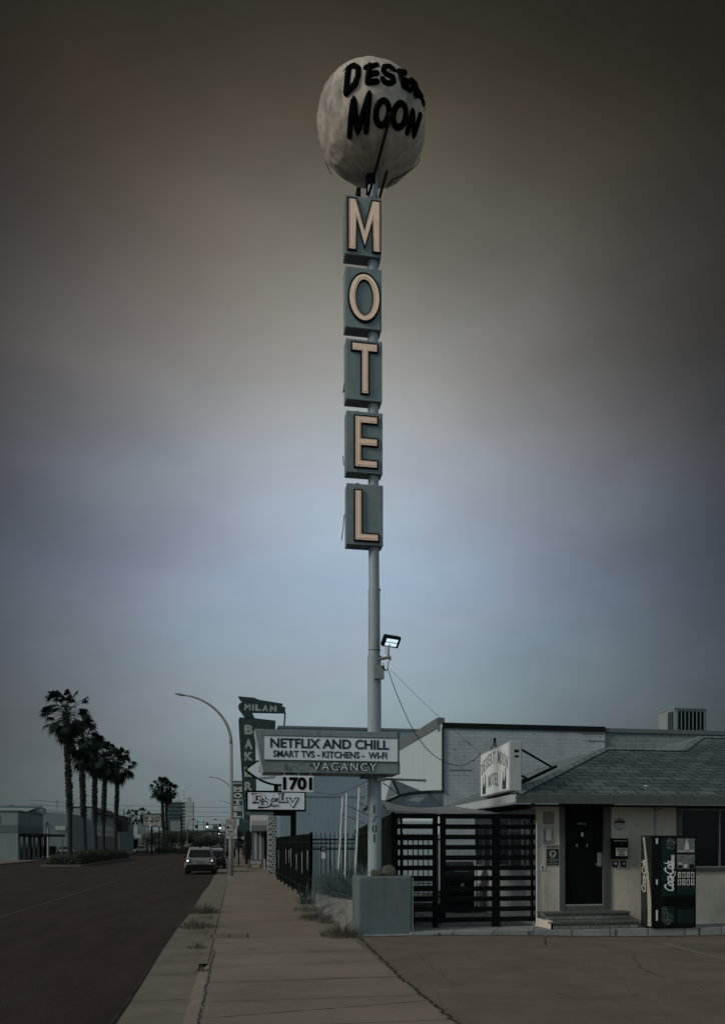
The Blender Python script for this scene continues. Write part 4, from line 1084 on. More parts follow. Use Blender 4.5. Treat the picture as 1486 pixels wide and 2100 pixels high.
# ---- roof sign
A = Vector((5.46,18.2,0)); B = Vector((5.63,21.1,0)); z0 = 2.87; z1 = 3.90
dv = (A-B).normalized()                      # reading direction seen from the street
nr = Vector((-dv.y*-1, -dv.x, 0)); nr = Vector((dv.y, -dv.x, 0)).normalized()
if nr.x > 0: nr = -nr
t = thing('roof_sign',(A.x,A.y,2.85),'white box sign with grey motel lettering standing on the office eave','roof sign')
m = MB(); th = .26
vs = [A+Vector((0,0,z0)),B+Vector((0,0,z0)),B-nr*th+Vector((0,0,z0)),A-nr*th+Vector((0,0,z0))]; vs += [v+Vector((0,0,z1-z0)) for v in vs]
m.add(vs,[(0,1,2,3),(4,7,6,5),(0,4,5,1),(1,5,6,2),(2,6,7,3),(3,7,4,0)]); cb_ = m.build('cabinet','ltgrey',t,bevel=.02)
fn = lambda x,y,z=0: B+dv*x+Vector((0,0,z0+y))+nr*z
LL = (A-B).length; m = MB(); m.prism([(.04,.03),(LL-.04,.03),(LL-.03,.08),(LL-.03,.99),(.04,.99)], fn, .001, .012); fc = m.build('face','signface',t)
m = MB()
def arctext(s, x0, x1, ybase, rise, h, hend=0):
    n = len(s); adv = (x1-x0)/n
    for i,ch in enumerate(s):
        if ch == ' ': continue
        f = (i+.5)/n; y = ybase+rise*(1-(2*f-1)**2); ang = -rise*1.6*(2*f-1)/(x1-x0)*2
        g = text(ch, adv*.78 if ch != 'M' else adv*.9, h, .02, .003)
        ca_, sa_ = math.cos(ang), math.sin(ang)
        m.geom(g, lambda x,yy,z: fn(x0+adv*(i+.08)+(x*ca_-yy*sa_), y+x*sa_+yy*ca_, .016+z))
arctext('DESERT MOON',.16,LL-.08,.46,.22,.27); arctext('MOTEL',.92,LL-.95,.16,.05,.27)
m.build('lettering','courtgrey',fc)
m = MB()
for x0 in (.25,LL-.62):
    m.prism([(x0+.18,.06),(x0+.36,.06),(x0+.38,.30),(x0+.36,.48),(x0+.30,.52),(x0+.31,.36),(x0+.2,.22)], fn, .013,.018)
    m.prism([(x0,.10),(x0+.04,.14),(x0+.02,.2),(x0+.06,.24),(x0+.05,.30),(x0+.09,.35),(x0+.08,.46),(x0+.13,.44),(x0+.12,.30),(x0+.17,.22),(x0+.14,.10),(x0+.10,.04)], fn, .013,.018)
m.build('palm_picture','textnavy',fc)
m = MB(); m.box(A.x+.10,A.x+.20,A.y-.012,A.y,3.66,3.72); m.box(A.x+.10,A.x+.20,A.y-.012,A.y,3.56,3.60); m.build('vent','softblack',cb_)
m = MB(); 
for (p,q) in (((1056,1530),(1135,1576)),((1056,1584),(1080,1597)),((1056,1605),(1080,1597))):
    P_ = W(*p,18.6); Q_ = W(*q,20.3); m.beam(P_,Q_,.035,.035)
m.beam(W(1056,1612,18.7),W(1140,1572,20.6),.055,.055); m.beam((A.x+.2,A.y+.1,2.74),(B.x+.2,B.y,2.80),.06,.06)
m.build('brace','black',t)
m = MB(); c = W(1014,1517,19.6)
for dx in (-.08,0,.05): m.tube([(c.x,19.6,c.z),(c.x+dx*1.2,19.6,c.z-.25)],.01,5)
m.sphere((c.x,19.6,c.z),.035,8,6); m.build('cable_mast','black',t)

# ---- vending machine
VY = 17.7; x0 = W(1337,1800,VY).x; x1 = W(1427,1800,VY).x; zt = W(1380,1714,VY).z; zb = .06
t = thing('vending_machine',((x0+x1)/2,VY,.03),'tall black and green cola vending machine against the office wall','vending machine')
m = MB(); m.box(x0,x1,VY,VY+.55,zb,zt); m.box(x0+.05,x1-.05,VY+.05,VY+.5,.03,zb); bd = m.build('body','vendblack',t,bevel=.012)
def vb(mb,pa,pb_,ya,yb,dep=.008,off=.0): return wbox(mb,pa,pb_,ya,yb,VY-dep-off,dep)
m = MB(); vb(m,1356,1383,1719,1838); pn = m.build('front_panel','vendgreen',t)
# condensation and ice decoration
m = MB(); q = random.Random(5)
for (cx_,cy_,rx_,ry_,n_) in ((1375,1731,10,12,90),(1368,1884,12,14,110),(1362,1868,6,8,40)):
    for i in range(n_):
        a_ = q.uniform(0,6.3); r2 = math.sqrt(q.random()); p = W(cx_+rx_*r2*math.cos(a_), cy_+ry_*r2*math.sin(a_), VY-.012)
        if p.x > W(1383,0,VY).x or p.x < W(1356,0,VY).x: continue
        s_ = q.uniform(.004,.014); m.prism([(p.x+s_*math.cos(k*1.05),p.z+s_*math.sin(k*1.05)) for k in range(6)], lambda x,z,d: Vector((x,d,z)), VY-.009,VY-.012)
m.build('ice_picture','vendgrey',pn)
m = MB(); vb(m,1356,1383,1860,1893); m.build('lower_panel','vendgreen',t)
# script lettering, rotated upward
m = MB()
a = W(1361,1826,VY); b = W(1380,1766,VY); wd = a.z; 
g = text('Coca-Cola', (W(1361,1766,VY).z-W(1361,1828,VY).z), W(1382,1800,VY).x-W(1362,1800,VY).x, .015, .002, .82, .45)
bx0 = W(1381,1800,VY).x; bz0 = W(1361,1828,VY).z
m.geom(g, lambda x,y,z: Vector((bx0-y, VY-.011-z, bz0+x)))
m.tube([Vector((bx0-.02-.05*math.sin(s*5), VY-.013, bz0+.05+s*.35)) for s in [i/12 for i in range(13)]], .006, 5)
m.build('script_lettering','panelwhite',pn)
m = MB(); vb(m,1388,1424,1720,1749,.010); vb(m,1388,1424,1753,1783,.010); a_ = m.build('display_panel','vendgrey',t)
m = MB(); wtext(m,'GRAB ONE',1390,1423,1744,1748,VY-.013,.02,.002); 
P_ = [(1403,1743),(1412,1743),(1411.5,1733),(1409,1728),(1408.5,1721),(1406.5,1721),(1406,1728),(1403.5,1733)]
m.prism([(W(x,y,VY).x,W(x,y,VY).z) for x,y in P_], lambda x,z,d: Vector((x,d,z)), VY-.011,VY-.014); m.build('bottle_picture','paper',a_)
m = MB(); 
for (pa,pb_,ya,yb) in ((1390,1398,1770,1781),(1401,1410,1772,1781),(1413,1423,1773,1782)): vb(m,pa,pb_,ya,yb,.003,.011)
m.build('payment_slot','softblack',a_)
m = MB(); vb(m,1401.5,1409.5,1772.5,1780.5,.003,.015); vb(m,1390,1398,1770,1774,.003,.015); vb(m,1376,1382.5,1754,1782,.003,.009); m.build('sticker','paper',t)
for r0 in (0,1):
    for k in range(4):
        m = MB(); vb(m,1390+9*k,1396+9*k,1789+15*r0,1801+15*r0,.012,.0); o = m.build('selection_button','paper',t)
        m = MB(); vb(m,1391+9*k,1394+9*k,1791+15*r0,1799+15*r0,.003,.012); m.build('label_picture','vendgreen' if (k+r0)%2 else 'vendgrey',o)
m = MB(); vb(m,1388,1425,1818,1836,.008); m.build('button_skirt','vendgreen',t)
m = MB(); vb(m,1388,1424,1866,1894,.008); m.build('corner_panel','vendgreen',t)
m = MB(); vb(m,1360,1424,1842,1860,.006); m.build('delivery_door','black',t)
m = MB(); 
for (ya,yb) in ((1720,1731),(1804,1815),(1867,1889)): vb(m,1345.5,1348.5,ya,yb,.02)
m.build('hinge','whitepaint',t)
# side artwork: cream ribbon on dark green
m = MB(); m.box(x0-.008,x0-.001,VY+.02,VY+.5,zb+.02,zt-.02); sp_ = m.build('side_panel','vendside',t)
m = MB(); H = zt-zb-.06; 
Lc = [(i/24) for i in range(25)]
ctr = lambda s: VY+.08+.36*(.5+.5*math.cos(math.pi*(.1+1.0*s)))*1.0 if s > .25 else VY+.30+.10*math.cos(s*9)
vs = []
for s in Lc:
    y = VY+.10+.30*(s**1.6); w_ = .06+.10*(1-s)**2
    vs += [(x0-.011,max(VY+.03,y-w_),zb+.03+H*s),(x0-.011,min(VY+.48,y+w_*.6),zb+.03+H*s)]
m.add(vs,[(2*i,2*i+1,2*i+3,2*i+2) for i in range(24)]); m.build('ribbon','vendcream',sp_,fixn=False)
m = MB(); g = text('Coca-Cola', .68, .2, .015, .002, .82, .45)
m.geom(g, lambda x,y,z: Vector((x0-.015-z, VY+.28+ (.0)+y, .78+x))); m.build('script_lettering','paper',sp_)

# ================================================================= SHADE SAILS
def sail_pt(u, v):
    xl = 3.05+(.12*math.sin(math.pi*v)) ; xr = 5.55
    x = xl+(xr-xl)*u + (.18 if False else 0)
    y = 18.9+5.0*v
    zn = 2.43-.10*math.sin(math.pi*u)*.4
    zf_ = 3.06+(2.80-3.06)*u-.16*math.sin(math.pi*u)
    z = zn+(zf_-zn)*v
    x += .25*v*(1-u)
    return (x,y,z)
m = MB(); m.grid(sail_pt, 24, 24, uv=True)
t = thing('shade_sail',(4.2,21,2.5),'striped grey shade sail stretched over the gates toward the office eave','shade sail')
m.build('fabric','sailstripe',t,smooth=True,fixn=False)
m = MB(); m.tube([sail_pt(i/20,1) for i in range(21)],.012,5); m.tube([sail_pt(i/20,0) for i in range(21)],.010,5); m.tube([sail_pt(0,i/20) for i in range(21)],.010,5); m.build('edge_rope','softblack',t)
def polysail(pts, Yd, mt, label, hems=(), name='shade_sail', hw=.12):
    P_ = [W(x,y,Y_) for x,y,Y_ in pts]; t = thing(name,P_[0],label,'shade sail')
    m = MB(); m.add(P_,[tuple(range(len(P_)))]); m.build('fabric',mt,t,fixn=False,solid=.01)
    for h in hems:
        m = MB(); H_ = [W(x,y,Y_) for x,y,Y_ in h]
        for a,b in zip(H_[:-1],H_[1:]): m.beam(a-Vector((0,.05,0)),b-Vector((0,.05,0)),.03,hw)
        m.build('hem','sailhem',t)
polysail([(909,1627,31),(880,1627,31),(850,1629,30.6),(832,1632,30.4),(817,1636,30),(790,1648,27),(770,1656,25),(757,1665,24),(757,1720,25),(800,1720,26),(822,1680,28),(909,1665,31)],30,'sailgrey','grey shade sail with a broad dark curved hem reaching the brick corner',
    [[(910,1624.5,30.9),(880,1625,30.9),(850,1627,30.5),(832,1630,30.3),(817,1634,29.9),(790,1646,26.9)]])
polysail([(803,1598,30.5),(862,1622,32),(850,1626,31.4),(832,1628,31),(818,1631,30.7)],31,'sailgrey','small grey triangular sail under the pipe arm of the sign',[[(804,1600,30.4),(817,1630,30.5)]],hw=.09)
polysail([(802,1599,29.5),(790,1641,28.5),(815,1629,29.8)],29,'gapwhite','white triangle standing in for pale wall in a gap right of the sign pole')  # not a sail: sheet added where bright wall shows through a gap
polysail([(753.5,1626,25),(744,1663,24.5),(758,1655,25)],25,'gapwhite','white triangle standing in for pale wall in a gap left of the sign pole',[[(744,1663,24.4),(757,1655,24.4)]],hw=.08)  # likewise an added sheet for the bright gap, not a sail

# ================================================================= BUILDINGS BEHIND, RIGHT
bx_ = W(909,1500,34).x; bx2 = W(1240,1500,34).x; bz = W(1000,1488,34).z
t = thing('brick_building',(12,34,0),'grey painted brick building with black coping behind the motel','building')
m = MB(); m.box(bx_,bx2,34,60,0,bz-.12); o = m.build('front_wall','brickpaint',t)
m = MB(); m.box(bx_-.02,bx2,33.94,34.3,bz-.14,bz+.06); m.build('coping','softblack',t)
m = MB(); m.box(bx_-.05,bx_-.005,34.08,54,0,bz+.02); m.build('side_wall','lightwall',t)
m = MB(); z9 = W(900,1472,34.7).z; m.box(bx_-.08,bx_+.2,34.7,54,bz-.06,z9); m.box(bx_-.075,bx_+.2,34.3,34.7,bz-.2,bz+.0); m.build('side_parapet','bandgrey',t)
m = MB(); m.tube([(bx_-.03,33.97,3.7),(bx_-.03,33.97,bz-.1)],.05,8); o = m.build('downpipe','sailhem',t)
m = MB(); q = random.Random(9)
for i in range(34):
    p = W(q.uniform(915,1230), q.uniform(1500,1600), 33.98); l_ = q.choice([.03,.05,.4,.9]) if q.random()<.4 else .04
    m.box(p.x,p.x+l_,33.985,33.998,p.z,p.z+.03)
m.build('wall_scar','bandgrey',t)
t = thing('block_building',(20,34,0),'unpainted concrete block building right of the painted brick one','building')
m = MB(); m.box(bx2+.002,32,34.1,60,0,bz-.14); m.build('wall','cmu',t)
m = MB(); m.box(bx2+.002,32,34.02,34.3,bz-.14,bz+.02); m.build('coping','bandgrey',t)
# rooftop unit
Y = 38; a = W(1384,1476,Y); b = W(1449,1476,Y); zt = W(1415,1454,Y).z; zb = bz-.3
t = thing('rooftop_cooler',((a.x+b.x)/2,Y,zb),'grilled air conditioning unit standing on the block building roof','air conditioner')
m = MB(); m.box(a.x-.02,b.x,Y+.05,Y+1.6,zb,zt); m.box(a.x-.05,b.x+.03,Y-.03,Y+1.65,zt,zt+.05); m.build('casing','courtgrey',t)
m = MB(); m.box(a.x+.12,b.x-.12,Y+.03,Y+.052,zb+.1,zt-.1); m.box(a.x-.03,a.x-.018,Y+.10,Y+.62,zb+.1,zt-.1); m.build('grille_recess','black',t)
m = MB()
for i in range(8): xx = a.x+.12+(b.x-a.x-.24)*i/7; m.box(xx-.018,xx+.018,Y-.005,Y+.03,zb+.1,zt-.1)
m.box(a.x+.1,b.x-.1,Y-.008,Y+.028,zb+.55,zb+.6)
for i in range(4): yy = Y+.10+.52*i/3; m.box(a.x-.05,a.x-.03,yy-.02,yy+.02,zb+.1,zt-.1)
m.build('grille_bars','teal',t)

# gray building B and shops
BYY = 52; bl_ = W(573,1600,BYY).x; zb_ = W(700,1496,BYY).z
t = thing('grey_building',(6,BYY,0),'large plain grey blue building behind the iron fence','building')
m = MB(); m.box(bl_,22,BYY,BYY+8,0,zb_); m.build('wall','greywall',t)
m = MB(); m.box(bl_-.1,22.1,BYY-.06,BYY+8.1,zb_,zb_+.12); m.build('coping','bandgrey',t)
m = MB(); m.box(bl_-.02,9,BYY-.012,BYY-.002,1.55,1.6); m.box(bl_+.3,12,BYY-.03,BYY-.002,5.0-.6,5.04-.6); m.build('conduit','bandgrey',t)
# row of shopfronts
t = thing('shop_row',(2.3,62,0),'row of low shops with tall narrow bays along the sidewalk','building')
m = MB(); m.box(2.45,14,60.1,110,0,5.2); m.box(2.3,2.45,60.1,66,0,4.8); m.build('wall','L3wall',t)
m = MB()
for i,(y,zz) in enumerate(((54.2,3.4),(55.6,3.6),(57.3,3.8),(59,4.2))):
    m.box(1.95,2.28,y,y+.35,0,zz)
m.build('patterned_pier','pattern',t)
m = MB(); m.box(1.95,2.28,60.2,60.6,0,5.0); m.build('white_pier','lightwall',t)
m = MB()
for i in range(6): m.box(2.25,2.29,61.3+i*.9,61.8+i*.9,.3,3.0)
for i in range(10): m.box(2.40,2.44,67+i*4,69.5+i*4,.3,2.8)
m.build('shop_window','windowglass',t)
a = W(515,1690,70); b = W(547,1690,70)
m = MB(); m.prism([(70,2.72),(70,3.5),(72,4.1),(76,4.1),(76,2.72)], lambda y,z,d: Vector((d,y,z)), a.x, b.x+.1); o = m.build('awning','awning',t)
m = MB(); m.box(a.x-.02,b.x+.1,69.95,69.99,2.72,3.15); m.build('valance','awningdark',o)
for i,px in enumerate((519,524,529,534,540,545)):
    p = W(px,1750,70.6); m = MB(); m.box(p.x-.09,p.x+.09,70.5+.3*i,70.68+.3*i,0,2.72); m.build('post',['teal','whitepaint','bandgrey','whitepaint','courtgrey','softblack'][i],t)
m = MB(); m.box(W(519,1700,70).x,W(546,1700,70).x,72.2,72.4,0,2.72); m.build('shop_recess','softblack',t)

# smoke shop board
Y = 66; m = MB(); x0,x1,z0,z1 = wbox(m,508,541,1763,1781,Y,.05)
t = thing('sandwich_board',((x0+x1)/2,Y,0),'low brown shop board standing on the sidewalk','sign board'); m.build('panel','smokeboard',t)
m = MB(); wtext(m,'SMOKE',514,535,1766,1772.5,Y-.004,.04,.004); wtext(m,'SHOP',517,532,1774,1780,Y-.004,.04,.004); m.build('lettering','paper',t)
m = MB(); m.box(x1,x1+.08,Y,Y+.5,0,z1+.02); m.build('side_board','whitepaint',t)
m = MB(); m.box(x0,x0+.06,Y+.05,Y+.35,0,z1); m.build('leg','smokeboard',t)

# D&D of LV sign
Y = 38; t = thing('lettered_sign',(W(598,1700,Y).x,Y,0),'white black-framed rectangular sign with ornate lettering on a dark post','sign')
m = MB(); x0,x1,z0,z1 = wbox(m,505,627,1622,1664,Y,.35); f_ = m.build('frame','black',t)
m = MB(); wbox(m,508,624,1626,1660.5,Y-.02,.02); f2_ = m.build('face','panelwhite',t)
def ornate(mb1,mb2,ch,x0,x1,y0,y1):
    wtext(mb1,ch,x0,x1,y0,y1,Y-.03,.06,.006); wtext(mb1,ch,x0+1,x1+1,y0+1.2,y1+1.2,Y-.026,.06,.004); wtext(mb2,ch,x0+1,x1-1,y0+1,y1-1,Y-.045,.02,.004)
m1, m2 = MB(), MB()
for ch,x0_,x1_,y0_,y1_ in (('D',519,545,1628,1646),('D',531,556,1638,1656),('L',573,589,1628,1646),('V',588,612,1637,1656)): ornate(m1,m2,ch,x0_,x1_,y0_,y1_)
for (xa,xb_,ya,yb) in ((516,528,1627,1630),(517,527,1645,1648),(529,540,1655,1658),(570,583,1627,1630),(571,580,1644,1647),(586,597,1636,1639),(604,613,1636,1639)): wbox(m1,xa,xb_,ya,yb,Y-.03,.01)
wtext(m1,'OF',556,571,1637,1645,Y-.03,.04,.004); wtext(m1,'LLC',557,573,1650,1655,Y-.03,.03,.004)
o = m1.build('lettering','black',f2_); m2.build('letter_fill','panelwhite',o)
m = MB(); q = random.Random(2)
for (xa,xb_) in ((521,526),(533,538),(575,579)):
    for i in range(4): 
        p = W((xa+xb_)/2,1632+i*3.6+(9 if xa==533 else 0),Y-.055); m.prism([(p.x-.02,p.z),(p.x,p.z+.035),(p.x+.02,p.z),(p.x,p.z-.035)], lambda x,z,d: Vector((x,d,z)), Y-.052,Y-.056)
m.build('letter_ornament','black',o)
m = MB(); a = W(596,1700,Y+.1); b = W(607,1700,Y+.1); m.box(a.x,b.x,Y+.05,Y+.3,0,z0); a = W(561,1700,Y); m.box(a.x,b.x,Y+.04,Y+.31,z0-.18,z0); m.build('post','black',t)
m = MB(); m.box(W(505,0,Y).x,W(561,0,Y).x,Y+.05,Y+.3,z0-.16,z0-.001); m.build('under_frame','teal',t)
# eye shaped sign
def arc(p0,p1,bul,n=14):
    out = []
    for i in range(n+1):
        s = i/n; x = p0[0]+(p1[0]-p0[0])*s; y = p0[1]+(p1[1]-p0[1])*s; out.append((x+bul[0]*4*s*(1-s), y+bul[1]*4*s*(1-s)))
    return out
top = arc((501,1579),(650,1579),(0,-33)); bot = arc((650,1579),(501,1579),(0,33)); P_ = [(W(x,y,Y).x,W(x,y,Y).z) for x,y in top[:-1]+bot[:-1]]
ey = thing('oval_sign',(W(565,1612,Y).x,Y,W(565,1612,Y).z),'pointed oval sign with a thick dark rim above the ornate sign','sign')
m = MB(); m.prism(P_, lambda x,z,d: Vector((x,d,z)), Y+.0, Y+.3); m.build('rim','black',ey)
cxx = sum(p[0] for p in P_)/len(P_); czz = sum(p[1] for p in P_)/len(P_)
m = MB(); m.prism([(cxx+(x-cxx)*.93,czz+(z-czz)*.90) for x,z in P_], lambda x,z,d: Vector((x,d,z)), Y-.03, Y-.001); fc = m.build('face','panelwhite',ey)
m = MB(); m.tube([W(528+i*1.2, 1597+3*math.sin(i*1.3)-i*.12, Y-.04) for i in range(30)], .012, 4); m.tube([W(533+2*math.sin(i*.9),1570+i*1.0,Y-.04) for i in range(16)], .012, 4); m.build('script_scrawl','bandgrey',fc)
m = MB(); p = W(566,1617,Y+.1); m.tube([(p.x,Y+.15,W(566,1611,Y).z),(p.x,Y+.15,z1)], .09, 8); m.build('stub_post','black',ey)

# bakery sign
Y = 80; ZP = lambda pts: [(480+x/7.925, 1415+y/7.925) for x,y in pts]
Wp = lambda pts,Y_: [(W(x,y,Y_).x, W(x,y,Y_).z) for x,y in pts]
fy = lambda x,z,d: Vector((x,d,z))
t = thing('bakery_sign',(W(505,1700,Y).x,Y,0),'tall weathered dark bakery sign with peeling vertical lettering','sign')
m = MB(); m.prism(Wp(ZP([(65,105),(320,125),(400,160),(795,225),(780,270),(830,280),(830,375),(290,365),(335,460),(170,440),(75,310),(65,260),(90,215),(130,205)]),Y), fy, Y, Y+.5); o = m.build('banner','rust',t)
m = MB()
for ch,(x0_,x1_) in zip('MILAN',((168,270),(290,320),(340,440),(460,555),(580,690))):
    dy = (x0_-168)*.06; a = ZP([(x0_,230+dy),(x1_,330+dy)]); wtext(m,ch,a[0][0],a[1][0],a[0][1],a[1][1],Y-.01,.06,.01)
m.build('lettering','rustletter',o)
m = MB(); m.prism(Wp(ZP([(70,490),(90,445),(340,465),(350,1000),(360,1600),(350,2160),(160,2160),(130,1480),(85,760)]),Y), fy, Y+.01, Y+.5); o = m.build('vertical_panel','rust',t)
m = MB()
for ch,(x0_,x1_,ya,yb) in (('B',(165,310,570,725)),('A',(168,300,800,960)),('K',(165,310,1010,1150)),('R',(165,300,1495,1640)),('E',(165,290,1260,1415))):
    a = ZP([(x0_,ya),(x1_,yb)]); wtext(m,ch,a[0][0],a[1][0],a[0][1],a[1][1],Y-.0,.05,.012)
m.build('lettering','rustletter',o)
m = MB(); m.prism(Wp(ZP([(335,460),(672,500),(672,700),(340,700)]),Y), fy, Y+.02, Y+.4); m.build('side_panel','rust',t)
m = MB(); a,b = ZP([(828,370),(808,640)]); m.beam(W(*a,Y),W(*b,Y),.12,.12); m.build('strut','softblack',t)
m = MB(); p = W(508,1690,Y); m.box(p.x-.2,p.x+.2,Y+.1,Y+.4,0,p.z+1.5); m.build('post','softblack',t)
# economy motel sign
Y = 76; t = thing('economy_motel_sign',(W(487,1700,Y).x+.5,Y,0),'narrow teal sign spelling motel downward beside the lamp post','sign')
m = MB(); wbox(m,476.5,497.5,1602,1679,Y,.4); o = m.build('board','econboard',t)
m = MB(); wtext(m,'economy',477.5,496.5,1605,1610,Y-.01,.03,.01)
for i,ch in enumerate('MOTEL'):
    y0_ = 1613.5+i*13.2; wtext(m,ch,479,496 if ch != 'L' else 495,y0_,y0_+10.5,Y-.01,.06,.012)
    if ch in 'MTL': wbox(m,478,497 if ch=='M' else 493,y0_+9.3,y0_+10.9,Y-.015,.01)
m.build('lettering','cream2',o)
m = MB(); wbox(m,490,524,1679.5,1704,Y+.02,.35); o = m.build('lower_board','econboard',t); m = MB(); wtext(m,'OZ',497,508,1683,1688,Y+.01,.02,.01); m.build('lettering','teal',o)
m = MB(); wbox(m,488,491,1704,1775,Y+.1,.15); m.build('post','softblack',t)
# ivy column
def leafblob(m, c, rad, n, size, seed, flat=1):
    q = random.Random(seed)
    lobes = [(Vector((q.uniform(-.5,.5)*rad[0],q.uniform(-.5,.5)*rad[1],q.uniform(-.45,.5)*rad[2])), q.uniform(.45,.75)) for _ in range(7)]
    for i in range(n):
        lo, k = q.choice(lobes)
        while True:
            d = Vector((q.uniform(-1,1),q.uniform(-1,1),q.uniform(-1,1)))
            if .1 < d.length < 1: break
        d = d.normalized()*(.55+.5*q.random())
        p = Vector(c)+lo+Vector((d.x*rad[0]*k,d.y*rad[1]*k,d.z*rad[2]*k))
        a = Vector((q.uniform(-1,1),q.uniform(-1,1),q.uniform(-1,1))).normalized()*size*q.uniform(.5,1.2); b = a.orthogonal().normalized()*size*.5
        m.add([p-a,p+b,p+a,p-b],[(0,1,2,3)])
m = MB(); p = W(511,1740,84); leafblob(m,(p.x,84,1.7),(.5,.6,2.0),1600,.09,31)
tag(m.build('ivy_column','plantgrass',fixn=False,origin=(p.x,84,0)),'dark ivy covered column under the bakery sign','ivy')

# ================================================================= STREET LAMPS
def lamp(Yb, Xb, side, h=9.4, arm=2.75):
    pole_pts = [(0,0,0),(0,0,h*.78)]
    m = MB(); m.tube([(0,0,.1),(0,0,2.2),(0,0,h*.72)],[.125,.115,.085],12)
    cp = [(0,0,h*.72)]
    for i in range(1,13):
        s = i/12; a_ = s*math.pi/2*.92; cp.append((side*(arm*.98)*(1-math.cos(a_))*.92, 0, h*.72+h*.255*math.sin(a_)))
    m.tube(cp,[.085-.045*i/12 for i in range(13)],10)
    return m, cp[-1], cp[-2]
def make_lamp(X, Y, side, label, h=9.4, arm=2.75, grp='street lamps along the road'):
    t = thing('street_lamp',(X,Y,0),label,'street lamp',grp)
    m, e, e2 = lamp(Y,X,side,h,arm); m.v = [(a+X,b+Y,c) for a,b,c in m.v]; m.build('pole','lamp_pole',t,smooth=True)
    m = MB(); m.sphere((0,0,0),1,12,8,(.30,.11,.06)); d = Vector(e)-Vector(e2); a_ = math.atan2(d.z,d.x*side)
    m.v = [(X+e[0]+side*(.22+p[0]*math.cos(a_)),Y+p[1],e[2]+(p[0]*math.sin(a_))+p[2]+.02) for p in m.v]; m.build('lamp_head','galv',t,smooth=True)
    m = MB(); m.box(X-.2,X+.2,Y-.2,Y+.2,0,.06); m.box(X-.15,X+.15,Y-.15,Y+.15,.06,.14); m.build('base_plate','lamp_pole',t)
    return t
L0 = make_lamp(-.27,47.9,-1,'nearest street lamp, its pale pole carrying the bus lane sign',h=9.5,arm=2.9)
def clone_lamp(X,Y,label,s=1,flip=False):
    c = copy_tree(L0); c.location = (X,Y,0); c['label'] = label; c.scale = (s*(-1 if flip else 1),s,s)
for Y_,lb in ((107,'second street lamp up the right side, half hidden behind the nearest one'),(166,'third street lamp up the right sidewalk'),(224,'farthest street lamp arm showing left of the nearest pole')): clone_lamp(-.3,Y_,lb)
clone_lamp(-21.5,129,'left side street lamp rising between the two biggest palms',.88,True); clone_lamp(-21.5,179,'left side street lamp right of the palm row',.93,True)
clone_lamp(-21.5,235,'far left street lamp beside the market sign',.95,True)
# bus lane sign
Y = 47.65; m = MB(); x0,x1,z0,z1 = wbox(m,462,486.5,1680,1721,Y,.015)
t = thing('bus_lane_sign',((x0+x1)/2,Y,z0),'grey traffic sign reserving the lane, strapped to the lamp post','sign'); fc = m.build('plate','paper',t)
m = MB(); wtext(m,'RIGHT LANE',464.5,484,1683,1686,Y-.004,0,.003); wtext(m,'RESTRICTED',464.5,484,1687.3,1690.3,Y-.004,0,.003)
wbox(m,462.3,486.2,1691.5,1692.2,Y-.004,.003); wbox(m,462.3,486.2,1709.5,1710.2,Y-.004,.003)
for (a_,b_,c_,d_) in ((462,486.5,1680,1680.7),(462,486.5,1720.3,1721),(462,462.6,1680,1721),(485.9,486.5,1680,1721)): wbox(m,a_,b_,c_,d_,Y-.006,.005)
wtext(m,'ONLY',467,480,1703,1708,Y-.004,.02,.003); wtext(m,'EXCEPT RIGHT',464,485,1712,1714.6,Y-.004,0,.003); wtext(m,'TURN',470,479,1716,1718.6,Y-.004,0,.003)
wbox(m,463.8,470.5,1696.5,1700,Y-.004,.003); wbox(m,464.8,469.5,1694.5,1696.4,Y-.004,.003); wbox(m,472.2,472.7,1693.5,1701.5,Y-.004,.003)
c = W(479.5,1697.5,Y); 
for i in range(24):
    a0,a1 = i*math.pi/12,(i+1)*math.pi/12; r0,r1 = .098,.113
    m.add([(c.x+r0*math.cos(a0),Y-.006,c.z+r0*math.sin(a0)),(c.x+r1*math.cos(a0),Y-.006,c.z+r1*math.sin(a0)),(c.x+r1*math.cos(a1),Y-.006,c.z+r1*math.sin(a1)),(c.x+r0*math.cos(a1),Y-.006,c.z+r0*math.sin(a1))],[(0,1,2,3)])
wtext(m,'P',477.8,481.6,1694.6,1700.4,Y-.006,.02,.003); m.build('lettering','stoptext',fc)
m = MB(); m.box(-.4,-.1,47.66,47.78,z1-.3,z1-.26); m.box(-.4,-.1,47.66,47.78,z0+.2,z0+.24); m.build('strap','galv',t)

